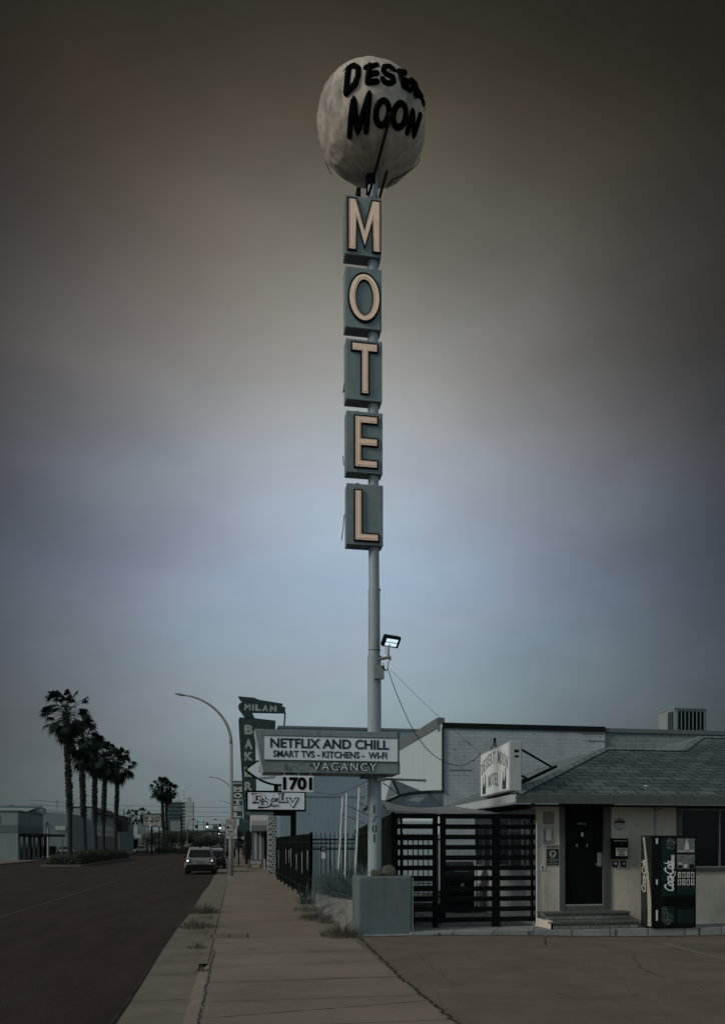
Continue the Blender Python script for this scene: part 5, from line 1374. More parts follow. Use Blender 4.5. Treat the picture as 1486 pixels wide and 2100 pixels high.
# ================================================================= VEHICLES
def car(X, Yr, Ln, Wd, H, z0, kind, paint, label, heading=1, group=None, lights=True, name='parked_car'):
    """rear at Yr facing the viewer when heading=1"""
    t = thing(name,(X,Yr+Ln/2,z0),label,'car',group)
    hw = Wd/2
    def yy(s): return Yr+Ln*s if heading == 1 else Yr+Ln*(1-s)
    if kind == 'suv':
        low = [(.0,.45),(.01,.62),(.012,.98),(.03,1.04),(.72,1.03),(.96,.92),(1.0,.75),(1.0,.35),(.93,.25),(.05,.27)]
        cab = [(.025,1.03),(.07,H-.12),(.11,H-.02),(.22,H),(.52,H-.03),(.60,H-.14),(.73,1.02)]
    else:
        low = [(.0,.4),(.0,.78),(.03,.93),(.20,.97),(.70,.95),(.95,.78),(1.0,.6),(1.0,.3),(.93,.2),(.06,.22)]
        cab = [(.13,.94),(.26,H-.05),(.36,H),(.52,H),(.60,H-.08),(.75,.93)]
    def loft(poly, wf):
        m = MB(); n = len(poly); vs = []
        cols = [-1,-.86,0,.86,1]
        for c_ in cols:
            for (s,z) in poly:
                w_ = wf(s,z); sh = .0
                k = 1 if abs(c_) < 1 else 0
                cs = Ln*.5; ss = s-.5
                if abs(c_) == 1: ss *= .965
                zz = z if abs(c_) < .99 else z-.02*(z > .9)
                vs.append((X+c_*w_, yy(.5+ss), z0+zz))
        fs = []
        for k in range(4):
            for i in range(n): j=(i+1)%n; fs.append((k*n+i,k*n+j,(k+1)*n+j,(k+1)*n+i))
        fs += [tuple(range(n)), tuple(range(5*n-1,4*n-1,-1))]
        m.add(vs,fs); return m
    wl = lambda s,z: hw*(1 if .3 < z < .95 else .955)
    wc = lambda s,z: hw*(.93-.20*(z-.95)/(H-.95))
    bd = loft(low,wl).build('body',paint,t,bevel=.02)
    cb_ = loft(cab,wc).build('cabin',paint,t,bevel=.03)
    # glass panels
    m = MB(); 
    if kind == 'suv': a_,b_ = (.026,1.10),(.068,H-.15)
    else: a_,b_ = (.14,.98),(.25,H-.08)
    dY = -.02*heading
    for (p,q,wk) in ((a_,b_,.84),):
        w0 = wc(0,p[1])*wk*1.03; w1 = wc(0,q[1])*wk*1.03
        yo0, yo1 = yy(p[0])+dY-(.015*heading), yy(q[0])+dY-(.015*heading)
        m.add([(X-w0,yo0,z0+p[1]),(X+w0,yo0,z0+p[1]),(X+w1,yo1,z0+q[1]),(X-w1,yo1,z0+q[1])],[(0,1,2,3)])
    m.build('rear_window','carglass',t,fixn=False,solid=.01)
    m = MB()
    p,q = (.725 if kind=='suv' else .74,1.06 if kind=='suv' else .97),(.61,H-.14 if kind=='suv' else H-.08)
    m.add([(X-hw*.74,yy(p[0])+.03*heading,z0+p[1]),(X+hw*.74,yy(p[0])+.03*heading,z0+p[1]),(X+hw*.64,yy(q[0])+.03*heading,z0+q[1]),(X-hw*.64,yy(q[0])+.03*heading,z0+q[1])],[(0,1,2,3)]); m.build('windscreen','carglass',t,fixn=False,solid=.01)
    for sx in (-1,1):
        m = MB(); zA,zB = (1.08,H-.14) if kind=='suv' else (.98,H-.09)
        A0,A1,B0,B1 = (.13,.66,.15,.55) if kind=='suv' else (.20,.70,.29,.58)
        m.add([(X+sx*(wc(0,zA)+.012),yy(A0),z0+zA),(X+sx*(wc(0,zA)+.012),yy(A1),z0+zA),(X+sx*(wc(0,zB)+.012),yy(B1),z0+zB),(X+sx*(wc(0,zB)+.012),yy(B0),z0+zB)],[(0,1,2,3)]); m.build('side_window','carglass',t,fixn=False,solid=.008)
        m = MB(); m.box(X+sx*(hw+.10)-.09,X+sx*(hw+.10)+.09,yy(.66)-.06,yy(.66)+.06,z0+.98,z0+1.12); m.build('mirror','plastic',t,bevel=.02)
        for s in (.17,.80):
            m = MB(); r_ = .34 if kind=='suv' else .31; yc = yy(s)
            xa,xb = X+sx*(hw-.22),X+sx*(hw+.01); m.tube([(xa,yc,z0+r_),(xb,yc,z0+r_)],r_,22); wh = m.build('wheel','tyre',t,bevel=.02)
            m = MB(); m.tube([(xb,yc,z0+r_),(xb+sx*.01,yc,z0+r_)],r_*.62,16); m.build('rim','rim',wh)
        # lamps
        yb_ = yy(0); zc = .86 if kind=='suv' else .80; 
        m = MB(); xs = X+sx*hw*(.80 if kind=='suv' else .78); ww = .125; m.box(xs-ww,xs+ww,min(yb_+.01*heading,yb_-.025*heading),max(yb_+.03*heading,yb_-.025*heading),z0+zc-.12,z0+zc+.12); lp = m.build('tail_lamp','plastic' if kind=='suv' else 'taillamp_red',t,bevel=.01)
        if lights:
            m = MB(); ye = yb_-.032*heading; e_ = .055
            m.beam((xs-e_,ye,z0+zc-e_),(xs+e_,ye,z0+zc+e_),.018,.018); m.beam((xs-e_,ye-.001,z0+zc+e_),(xs+e_,ye-.001,z0+zc-e_),.018,.018)
            if sx < 0: m.box(xs-.05,xs+.05,ye-.012,ye-.008,z0+zc-.05,z0+zc+.05)
            m.build('glowing_cross','taillamp',lp)
    yb_ = yy(0)
    m = MB(); m.box(X-hw*.95,X+hw*.95,min(yb_,yb_-.08*heading),max(yb_+.1*heading,yb_),z0+.22,z0+.62); m.build('bumper','plastic',t,bevel=.03)
    m = MB(); m.box(X-.26,X+.26,yb_-.035*heading-.004,yb_-.03*heading+.004,z0+.72,z0+.86); m.build('number_plate','bandgrey',t)
    if kind == 'suv':
        for sx in (-1,1): m = MB(); m.tube([(X+sx*hw*.66,yy(.12),z0+H+.0),(X+sx*hw*.66,yy(.16),z0+H+.05),(X+sx*hw*.66,yy(.5),z0+H+.05)],.018,6); m.build('roof_rail','plastic',t)
        m = MB(); m.box(X-.05,X+.05,yy(.1)-.02,yy(.1)+.05,z0+H-.03,z0+H+.04); m.build('antenna','plastic',t)
        m = MB(); m.box(X-.45,X+.45,yb_-.025,yb_-.01,z0+.60,z0+.63); m.build('tailgate_seam','plastic',t)
    return t
car(-2.22,58.6,4.25,1.80,1.68,-.13,'suv','carpaint','pale compact sport utility car at the kerb with lit tail lamps',name='parked_suv')
car(-1.72,71,4.6,1.80,1.45,-.13,'sedan','cardark','dark sedan parked at the kerb ahead of the pale car',lights=False)
G_ = 'distant cars on the road'
car(-19.2,196,4.6,1.8,1.45,-.13,'sedan','carpaint','white sedan driving toward the viewer left of the far palm',heading=-1,lights=False,group=G_,name='distant_car')
car(-23.3,134,4.5,1.8,1.45,.0,'sedan','carpaint','white sedan parked by the wall behind the palm row',lights=False,group=G_,name='distant_car')
car(-17,262,5.0,2,1.9,-.13,'suv','ltgrey' if False else 'carpaint','pale van hidden partly by the far twin palm',lights=False,group=G_,name='distant_car')
car(-9.5,300,4.6,1.9,1.5,-.13,'sedan','carpaint','pale car in the far distance right of the twin palm',lights=False,group=G_,name='distant_car')
car(-5.0,320,4.6,1.9,1.5,-.13,'sedan','cardark','dark car in the far distance above the pale car roof',lights=False,group=G_,name='distant_car')

# ================================================================= PEOPLE
def person(X, Y, label, s=1.0, stride=.12, z=0):
    t = thing('person',(X,Y,z),label,'person','pedestrians up the street')
    def skin(name, verts, edges, rad, mt, root=0, lvl=2):
        me = bpy.data.meshes.new(name); me.from_pydata([(a*s,b*s,c*s) for a,b,c in verts],edges,[]); me.materials.append(M[mt])
        o = bpy.data.objects.new(name,me); col.objects.link(o); o.parent = t
        md = o.modifiers.new('skin','SKIN'); sv = me.skin_vertices[0].data
        for i,r_ in enumerate(rad): sv[i].radius = ((r_[0] if isinstance(r_,tuple) else r_)*s,(r_[1] if isinstance(r_,tuple) else r_)*s)
        sv[root].use_root = True
        md.use_smooth_shade = True; sb = o.modifiers.new('sub','SUBSURF'); sb.levels = sb.render_levels = lvl; return o
    v = [(0,0,.95),(0,0,1.15),(0,.01,1.38),(0,0,1.50),(0,-.01,1.57),(0,-.01,1.66),(0,-.01,1.73),
         (-.09,0,.88),(-.10,-stride,.48),(-.10,.04-stride,.08),(-.10,-stride+.18,.04),
         (.09,0,.88),(.10,stride,.49),(.10,stride-.06,.09),(.10,stride+.12,.04),
         (-.18,0,1.41),(-.24,.02,1.14),(-.25,.10,.90),(-.25,.13,.82),(.18,0,1.41),(.24,-.02,1.14),(.25,.06,.90),(.25,.09,.82)]
    e = [(0,1),(1,2),(2,3),(3,4),(4,5),(5,6),(0,7),(7,8),(8,9),(9,10),(0,11),(11,12),(12,13),(13,14),(2,15),(15,16),(16,17),(17,18),(2,19),(19,20),(20,21),(21,22)]
    r_ = [(.15,.11),(.14,.10),(.16,.11),.055,.07,.088,.06,.085,.06,.045,.04,.085,.06,.045,.04,.06,.048,.038,.035,.06,.048,.038,.035]
    b_ = skin('body',v,e,r_,'skin')
    jv = [(0,0,.84),(0,0,1.05),(0,.01,1.38),(0,0,1.49),(-.18,0,1.41),(-.24,.02,1.14),(-.25,.10,.92),(.18,0,1.41),(.24,-.02,1.14),(.25,.06,.92)]
    skin('jacket',jv,[(0,1),(1,2),(2,3),(2,4),(4,5),(5,6),(2,7),(7,8),(8,9)],[(.20,.15),(.18,.13),(.20,.14),.08,.085,.068,.058,.085,.068,.058],'jacket')
    tv = [(0,0,.92),(-.09,0,.86),(-.10,-stride,.48),(-.10,.04-stride,.12),(.09,0,.86),(.10,stride,.49),(.10,stride-.06,.13)]
    skin('trousers',tv,[(0,1),(1,2),(2,3),(0,4),(4,5),(5,6)],[(.165,.13),.105,.078,.065,.105,.078,.065],'trousers')
    m = MB(); m.sphere((X,Y-.02*s+.0,z+1.69*s),.105*s,14,10,(.95,1.0,.95)); m.build('hair','jacket',t,smooth=True)
    return t
person(-.36,61,'person in a dark jacket standing behind the nearest lamp post')
person(1.0,118,'person in dark clothes walking far up the sidewalk',stride=.2)
person(-23.5,150,'person in dark clothes on the far left sidewalk beyond the palms',stride=.1)

# ================================================================= PALMS
def palm(X, Y, H, cr, seed, label, tr=.26, nf=64):
    t = thing('palm_tree',(X,Y,-.05),label,'palm tree','palm trees on the median'); q = random.Random(seed)
    m = MB(); pts = []; rad = []
    for i in range(15):
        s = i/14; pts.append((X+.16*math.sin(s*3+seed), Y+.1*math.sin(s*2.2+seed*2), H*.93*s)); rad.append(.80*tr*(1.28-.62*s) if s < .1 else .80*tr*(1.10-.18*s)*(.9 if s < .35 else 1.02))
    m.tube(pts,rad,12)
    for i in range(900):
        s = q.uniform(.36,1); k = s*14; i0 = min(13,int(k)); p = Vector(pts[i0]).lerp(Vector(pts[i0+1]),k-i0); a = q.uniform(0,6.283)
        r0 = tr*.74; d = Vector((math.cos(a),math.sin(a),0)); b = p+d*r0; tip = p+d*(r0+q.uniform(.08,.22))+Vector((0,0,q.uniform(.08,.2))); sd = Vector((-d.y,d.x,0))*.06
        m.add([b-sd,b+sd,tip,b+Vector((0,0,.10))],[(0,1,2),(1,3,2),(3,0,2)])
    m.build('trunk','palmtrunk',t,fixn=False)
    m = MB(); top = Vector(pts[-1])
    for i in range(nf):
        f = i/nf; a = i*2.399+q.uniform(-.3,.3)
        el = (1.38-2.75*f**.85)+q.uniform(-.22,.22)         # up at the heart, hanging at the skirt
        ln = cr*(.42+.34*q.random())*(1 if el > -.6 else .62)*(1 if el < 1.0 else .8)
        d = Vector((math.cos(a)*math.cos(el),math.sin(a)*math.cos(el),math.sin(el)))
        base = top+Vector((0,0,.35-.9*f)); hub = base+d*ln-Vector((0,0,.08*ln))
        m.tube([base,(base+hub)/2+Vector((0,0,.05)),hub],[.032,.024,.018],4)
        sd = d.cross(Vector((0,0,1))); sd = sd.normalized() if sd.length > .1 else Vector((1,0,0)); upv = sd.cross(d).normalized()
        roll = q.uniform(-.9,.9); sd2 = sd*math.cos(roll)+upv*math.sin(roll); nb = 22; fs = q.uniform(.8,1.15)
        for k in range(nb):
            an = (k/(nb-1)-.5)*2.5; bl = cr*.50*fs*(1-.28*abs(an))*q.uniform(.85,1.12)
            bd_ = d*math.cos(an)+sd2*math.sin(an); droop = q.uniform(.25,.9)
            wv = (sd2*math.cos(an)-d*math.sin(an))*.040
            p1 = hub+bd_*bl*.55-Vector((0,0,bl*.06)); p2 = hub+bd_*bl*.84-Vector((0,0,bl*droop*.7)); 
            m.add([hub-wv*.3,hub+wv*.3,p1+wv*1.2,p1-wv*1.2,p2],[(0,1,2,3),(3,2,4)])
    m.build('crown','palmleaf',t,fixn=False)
    return t
specs = [(-14.2,83.9,13.9,2.45,1,'biggest and leftmost palm of the row on the planted median',.27),
         (-14.2,92.4,12.5,2.2,2,'second palm from the left in the median row',.27),
         (-14.2,100.2,11.7,2.2,3,'third palm of the median row, its crown merged with its neighbours',.26),
         (-14.3,107.4,12.0,2.2,4,'fourth palm from the left in the median row',.26),
         (-14.2,116.4,12.1,2.3,5,'rightmost palm at the far end of the median row',.25)]
for s_ in specs: palm(*s_)
palm(-13.2,176,12.9,2.5,8,'left trunk of the twin palms standing alone down the road',.30,60); palm(-12.6,178,12.6,2.4,9,'right trunk of the twin palms standing alone down the road',.28,56)
# hedge on the median (reads as one mass)
def hedge(x0,x1,y0,y1,h,n,seed,label):
    m = MB(); q = random.Random(seed)
    for i in range(n):
        x = q.uniform(x0,x1); y = q.uniform(y0,y1); fx = (x-(x0+x1)/2)/((x1-x0)/2); fy_ = (y-(y0+y1)/2)/((y1-y0)/2)
        top_ = h*(1-.35*fx**4-.35*fy_**8)*(1+.22*mn.noise(Vector((x*.5,y*.35,seed)))); z = -.1+top_*(q.random()**.35)
        if abs(fx) > .9 or abs(fy_) > .97: z = -.1+top_*q.random()
        a = Vector((q.uniform(-1,1),q.uniform(-1,1),q.uniform(-.2,1))).normalized()*q.uniform(.05,.16); b = a.orthogonal().normalized()*q.uniform(.03,.07)
        p = Vector((x,y,z)); m.add([p-a,p+b,p+a,p-b],[(0,1,2,3)])
    m.box(x0+.3,x1-.3,y0+.5,y1-.5,-.1,h*.72)
    return tag(m.build('hedge','hedge',fixn=False), label, 'hedge')
hedge(-15.7,-12.9,82,119,1.15,26000,4,'long low hedge planted around the palm row')
hedge(-14.6,-10.9,173,181,1.3,4000,5,'small round hedge at the foot of the twin palms')
hedge(-10.6,-7.4,176,184,1.2,2600,6,'low dark bush on the road island right of the twin palms')
m = MB(); m.box(-15.9,-12.75,81.3,120,-.16,.0); m.box(-14.8,-10.7,172,182,-.16,.0); struct(m.build('median_kerb','gutter'))

# ================================================================= LEFT SIDE BUILDINGS
t = thing('corner_store',(-28,105,0),'low grey corner store with a dark canopy at the far left','building')
m = MB(); m.box(-42,-22.8,105,118,0,5.2); m.build('wall','L1wall',t)
m = MB(); m.box(-22.83,-22.79,105.0,118.02,2.95,3.75); m.box(-25.5,-22.79,104.96,105.0,2.95,3.75); m.build('band','teal',t)
m = MB(); m.box(-40,-24.6,104.95,104.99,3.7,4.8); m.build('blank_sign','teal',t)
m = MB(); m.box(-22.8,-20.7,105.3,120.5,2.60,2.85); m.build('canopy','softblack',t)
m = MB()
for i in range(5): m.box(-22.82,-22.78,106+i*2.5,107.3+i*2.5,.1,2.5)
m.build('shop_window','windowglass',t)
m = MB(); m.box(-22.6,-22.4,117.5,117.8,0,2.6); m.box(-22.84,-22.78,111,111.6,0,2.6); m.build('canopy_post','softblack',t)
m = MB(); m.box(-42.1,-22.7,104.9,118.1,5.2,5.32); m.build('coping','bandgrey',t)
t = thing('long_warehouse',(-30,140,0),'long blue grey warehouse set back behind the palms','building')
m = MB(); m.box(-60,-23.3,140,152.5,0,6.0); m.build('wall','L2wall',t)
m = MB(); m.add([(-60,140,6.0),(-30,140,6.0),(-30,150,7.2),(-60,150,7.2)],[(0,1,2,3)]); m.box(-60,-29,150,152.5,6.0,7.2); m.build('roof','L3wall',t,fixn=False,solid=.05)
m = MB(); m.box(-60,-29,149.9,150.0,7.2,7.5); m.build('ridge','teal',t)
m = MB(); m.box(-26.6,-26.4,139.9,140,0,4.8); m.build('slot_window','darkroof',t)
for px0,px1 in ((88,98),(102,113)):
    m = MB(); wbox(m,px0,px1,1736,1759,139.6,.4); m.build('loading_door','black',t)
m = MB(); wbox(m,114,134,1695,1703,139.8,.2); m.build('sign_panel','ltconcrete',t)
m = MB(); P_ = Wp([(7,1664),(20,1651),(33,1663)],180); m.prism(P_, fy, 180, 195)
tag(m.build('gabled_house','darkroof'),'dark gabled roof peeking above the corner store','house')
t = thing('theatre_block',(-27,153,0),'tall pale building with a dark mansard top behind the palms','building')
zt = W(194,1667,153.6).z
m = MB(); m.box(-36,-22,153,182,0,zt); m.build('wall','L3wall',t)
m = MB(); m.box(-24.9,-22.0,151.9,153,0,W(185,1658,152).z); m.build('pillar','L3wall',t)
m = MB(); z_ = W(200,1655,155).z
m.prism([(-26.3,zt+.01),(-21.4,zt+.01),(-22.2,z_),(-26.3,z_)], lambda x,z,d: Vector((x,d,z)), 154, 176); m.build('mansard_roof','darkroof',t)
m = MB(); m.box(-22.3,-20.6,178,188,zt-2.6,zt+.3); m.build('tiled_hood','darkroof',t)
m = MB(); m.box(-21.99,-21.85,155,180,3.0,4.6); s_ = m.build('sign_band','ltconcrete',t)
m = MB(); 
for k in range(7): m.box(-21.84,-21.82,156.5+k*3.3,158.4+k*3.3,3.5,4.1)
m.build('lettering','courtgrey',s_)
m = MB(); m.box(-21.99,-21.9,155,181,.1,2.8); m.build('shopfront','bandgrey',t)
t = thing('teal_building',(-27,190,0),'small teal building past the theatre block','building')
m = MB(); m.box(-36,-22.5,190,215,0,5.8); m.build('wall','teal',t)
m = MB(); m.box(-31,-24.5,189.9,190,.2,3.8); m.build('shopfront','bandgrey',t)
t = thing('low_strip_mall',(-30,260,0),'pale low strip mall in the distance behind the market sign','building')
m = MB(); m.box(-46,-26,258,290,0,7.6); m.box(-26,-19,262,290,0,5.6); m.build('wall','ltconcrete',t)
m = MB(); m.box(-46,-25.5,257,258,3.0,3.9); m.build('canopy','bandgrey',t)
m = MB()
for i in range(8): m.box(-45+i*2.5,-43.4+i*2.5,257.9,258,.3,2.8)
m.build('shop_window','windowglass',t)
# parking pole lamp, utility pole and shop sign on left
for px,pt,pb,Y_,nm,lb in ((98,1695,1758,130,'post_light','short twin headed post light by the warehouse wall'),(128,1703,1757,128,'sign_post','slim post with a small round sign by the warehouse'),(270,1668,1735,215,'utility_pole','wooden utility pole left of the market sign'),(117,1641,1672,160,'roof_antenna','thin roof antenna above the warehouse')):
    p = W(px,pt,Y_); q_ = W(px,pb,Y_); t = thing(nm,(p.x,Y_,min(q_.z,0) if nm!='roof_antenna' else 6),lb,nm.replace('_',' '))
    m = MB(); m.tube([(p.x,Y_,0 if nm!='roof_antenna' else 6.8),p],.09 if nm!='roof_antenna' else .05,8); m.build('mast','bandgrey' if nm != 'post_light' else 'ltconcrete',t)
    m = MB()
    if nm == 'post_light': m.box(p.x-.7,p.x+.7,Y_-.15,Y_+.15,p.z-.05,p.z+.15)
    elif nm == 'sign_post': m.tube([(p.x,Y_-.1,p.z-.3),(p.x,Y_-.04,p.z-.3)],.35,12)
    elif nm == 'utility_pole': m.box(p.x-1.2,p.x+1.2,Y_-.1,Y_+.1,p.z-1.0,p.z-.8)
    else: m.box(p.x-.5,p.x+.5,Y_-.03,Y_+.03,p.z-.5,p.z-.44)
    m.build({'post_light':'lamp_head','sign_post':'disc','utility_pole':'crossarm','roof_antenna':'crossbar'}[nm],'bandgrey',t)
# market sign
Y = 165; t = thing('market_sign',(W(311,1700,Y).x,Y,0),'roadside market sign with black lettering on a white board','sign')
m = MB(); x0,x1,z0,z1 = wbox(m,293,330.5,1668.5,1697,Y,.5); f_ = m.build('cabinet','softblack',t)
m = MB(); wbox(m,294.5,329.5,1675,1695.5,Y-.02,.02); f2_ = m.build('face','paper',t)
m = MB(); wtext(m,'Diamond Market',295,329,1670,1674,Y-.03,.02,.01); m.build('heading','paper',f_)
m = MB(); wtext(m,'EBT  SLOTS',295.5,328,1676,1681,Y-.03,.04,.01); wtext(m,'YOU BUY',295.5,304,1682,1687,Y-.03,.02,.01); wtext(m,'WE FRY',306,328,1682,1687.5,Y-.03,.04,.01); wtext(m,'BEER WINE LIQUOR',295.5,328,1689,1690.7,Y-.03,0,.01); wtext(m,'EBT   OPEN',295.5,326,1692,1694.5,Y-.03,.02,.01); m.build('lettering','black',f2_)
m = MB(); m.box(x0+1.3,x0+1.6,Y+.1,Y+.3,0,z0); m.box(x1-.45,x1-.25,Y+.1,Y+.3,0,z0); m.build('post','softblack',t)
# second far sign right of the twin palm
Y = 215; m = MB(); x0,x1,z0,z1 = wbox(m,349,372,1684,1705,Y,.4); t = thing('blank_sign',((x0+x1)/2,Y,0),'blank grey roadside board right of the twin palms','sign'); m.build('board','courtgrey',t)
m = MB(); m.box(x1-.2,x1+.1,Y,Y+.3,0,z1+1.2); m.box(x0+.3,x0+.5,Y,Y+.2,0,z0); m.build('post','softblack',t)

# tower
Y = 900; a = W(345,1700,Y); b = W(380,1700,Y); c = W(396,1700,Y)
t = thing('glass_tower',(b.x,Y,0),'high rise with a dark glass block and pale concrete shaft on the horizon','high rise')
m = MB(); m.box(a.x,b.x-.01,Y,Y+20,0,W(362,1645.5,Y).z); m.build('glass_block','towerglass',t)
m = MB(); m.box(b.x,c.x,Y-2,Y+20,0,W(388,1645,Y).z); x0 = W(383,0,Y).x; x1 = W(391,0,Y).x; m.box(x0,x1,Y+2,Y+12,W(388,1645,Y).z,W(388,1635.5,Y).z); m.box(W(359,0,Y).x,W(370,0,Y).x,Y+3,Y+10,W(362,1645.5,Y).z,W(362,1641,Y).z); m.build('concrete_shaft','ltconcrete',t)
m = MB()
for k in range(14):
    z_ = 8+k*3.4*.95; 
    m.box(b.x-2.2,b.x-.02,Y-1.2,Y-.02,z_,z_+1.1)
m.build('balconies','ltconcrete',t)
m = MB(); p = W(364.5,1625,Y); m.tube([(p.x,Y+5,W(364,1641,Y).z),(p.x,Y+5,p.z)],.22,6); m.build('mast','bandgrey',t)
# distant blocks
for i,(pa,pb_,pt,Y_,mt,lb) in enumerate(((396,420,1703,520,'bandgrey','low grey block right of the high rise base'),(420,449,1700,600,'teal','wide parking structure with dark decks far up the street'),(449,470,1702,640,'ltconcrete','pale block partly behind the bus lane sign'),(392,408,1707,430,'brown','small brown building at the end of the road'),(436,446,1692,800,'bandgrey','far stepped building above the parking structure'),(318,346,1712,340,'ltconcrete','pale low shop behind the twin palms'),(340,372,1714,360,'brown','brown low building behind the blank board'))):
    a = W(pa,pt,Y_); b = W(pb_,pt,Y_); t = thing('distant_building',((a.x+b.x)/2,Y_,0),lb,'building','buildings at the end of the street')
    m = MB(); m.box(a.x,b.x,Y_,Y_+15,0,a.z); m.build('wall',mt,t)
    m = MB(); n = 4
    for k in range(n): m.box(a.x+.3,b.x-.3,Y_-.1,Y_-.02,1+k*a.z/n*.95,1+k*a.z/n*.95+a.z/n*.35)
    m.build('window_band','darkroof',t)
# trees
def tree(px, Y_, h, r_, seed, label, leaf='treeleaf'):
    p = W(px,1730,Y_); X = p.x; t = thing('street_tree',(X,Y_,-.05),label,'tree','distant trees along the road'); q = random.Random(seed)
    m = MB(); m.tube([(X,Y_,-.05),(X+.1,Y_,h*.3),(X,Y_,h*.6)],[.22,.16,.08],7)
    for k in range(6): a = k*1.05; m.tube([(X,Y_,h*.35),(X+r_*.5*math.cos(a),Y_+r_*.5*math.sin(a),h*.7)],[.09,.03],5)
    m.build('trunk','bark',t)
    m = MB(); leafblob(m,(X,Y_,h*.62),(r_,r_,h*.42),1700,.26,seed); m.build('crown',leaf,t,fixn=False)
for i,(px,Y_,h,r_,lb) in enumerate(((318,235,4.6,3.2,'bushy pale tree just left of the twin palms'),(352,225,5.4,3.4,'leafy tree under the blank grey board'),(375,240,5.8,3.0,'grey green tree below the dark high rise'),(396,250,5.5,3.4,'tree left of the traffic signal mast'),(412,240,4.2,3.6,'rounded tree above the pale car, left of centre'),(432,255,3.6,3.6,'wide dark tree directly above the pale car'),(452,300,5.0,3.4,'tree behind the traffic sign on the lamp post'),(303,300,4.4,3.0,'small tree under the market sign'),(497,150,4.2,2.2,'tree at the far end of the right sidewalk'),(503,122,4.0,1.6,'dark bushy tree beside the ivy column'),(489,175,4.2,2.6,'far tree on the right sidewalk just right of the lamp post'))):
    tree(px,Y_,h,r_,100+i,lb)
palm(W(268,1730,250).x,250,9.2,2.6,21,'small distant palm beside the utility pole',.22,34)
palm(W(290,1730,270).x,270,10.5,2.8,22,'small distant palm behind the market sign',.22,34)
# traffic signals
Y = 195; xr = W(463,1730,Y).x
t = thing('traffic_signal',(xr,Y,0),'traffic signal mast with two lit heads across the road','traffic signal')
m = MB(); m.tube([(xr,Y,0),(xr,Y,6.3)],[.16,.11],10); a = W(392,1693,Y); m.tube([(xr,Y,5.3),(xr-1.5,Y,5.75),(a.x,Y,a.z)],[.10,.08,.05],8); m.build('mast','bandgrey',t)
for px,py in ((425,1693),(451,1695.5)):
    p = W(px,py,Y); m = MB(); m.box(p.x-.20,p.x+.20,Y-.4,Y-.1,p.z-.6,p.z+.6); hd = m.build('signal_head','black',t,bevel=.03)
    m = MB(); p2 = W(px,py+3.2,Y); m.sphere((p2.x,Y-.42,p2.z),.16,12,8,(1,.4,1)); m.build('lit_lens','signal',hd)
p = W(403,1696,Y); m = MB(); m.box(p.x-.25,p.x+.15,Y-.3,Y-.1,p.z-.35,p.z+.35); m.build('side_head','black',t)
for (Y_,px0,px1,py,side,lb) in ((230,397,384,1681,-1,'double curved lamp arm above the far crossing, left one'),(232,441,462,1681,1,'double curved lamp arm above the far crossing, right one')):
    a = W(px0,py,Y_); b = W(px1,1730,Y_)
    t = thing('crossing_lamp',(b.x,Y_,0),lb,'street lamp','curved lamps above the far crossing')
    m = MB(); mid = W(px1+(px0-px1)*.35,py+1,Y_); m.tube([(b.x,Y_,0),(b.x,Y_,a.z*.75),(mid.x,Y_,mid.z-.05),(a.x,Y_,a.z)],[.12,.1,.06,.05],8); m.build('pole','bandgrey',t)
    m = MB(); m.sphere((a.x,Y_,a.z),.5,10,6,(1,.4,.25)); m.build('lamp_head','softblack',t)
for (px,Y_,lb) in ((436,300,'far signal post left of the second lit signal'),(449,280,'far signal post under the second lit signal'),(414,310,'far signal post left of the first lit signal')):
    p = W(px,1712,Y_); t = thing('far_signal',(p.x,Y_,0),lb,'traffic signal','far traffic signals'); m = MB(); m.tube([(p.x,Y_,0),p],.09,6); m.build('pole','bandgrey',t); m = MB(); m.box(p.x-.25,p.x+.25,Y_-.2,Y_+.1,p.z,p.z+1.1); hd = m.build('signal_head','black',t)
    if px == 449: m = MB(); m.sphere((p.x,Y_-.22,p.z+.25),.13,8,6,(1,.4,1)); m.build('lit_lens','signal',hd)
for i,(px,Y_,h,lb) in enumerate(((258,240,8.5,'wooden pole at the far left kerb with one crossarm'),(300,285,9.5,'wooden pole just left of the market sign'),(372,265,8,'dark pole between the blank board and the high rise'),(405,330,10,'far pole left of the parking structure'),(418,380,11,'far pole in front of the parking structure'),(445,360,9,'far pole beside the right lit signal'))):
    p = W(px,1730,Y_); t = thing('utility_pole',(p.x,Y_,0),lb,'utility pole','poles along the far street')
    m = MB(); m.tube([(p.x,Y_,0),(p.x,Y_,h)],.13,6); m.build('mast','bark',t)
    m = MB(); m.box(p.x-1.1,p.x+1.1,Y_-.06,Y_+.06,h-.9,h-.72); m.build('crossarm','bark',t)
for i,(pa,pb_,pt,pb2,Y_,mt,lb) in enumerate(((276,289,1712,1719,240,'ltconcrete','small pale shop sign on a pole at the far left'),(333,341,1700,1706,330,'ltconcrete','small white sign behind the twin palms'),(408,416,1709,1713,290,'signgreen','green street name board hung over the crossing'),(398,405,1716,1722,300,'paper','small white board low behind the pale car'),(496,503,1716,1722,110,'paper','small pale sign beyond the bus lane sign'))):
    m = MB(); x0,x1,z0,z1 = wbox(m,pa,pb_,pt,pb2,Y_,.3); t = thing('shop_sign',((x0+x1)/2,Y_,0),lb,'sign','little signs along the far street'); m.build('board',mt,t)
    m = MB(); m.tube([((x0+x1)/2,Y_+.15,0),((x0+x1)/2,Y_+.15,z0)],.08,6); m.build('post','softblack',t)
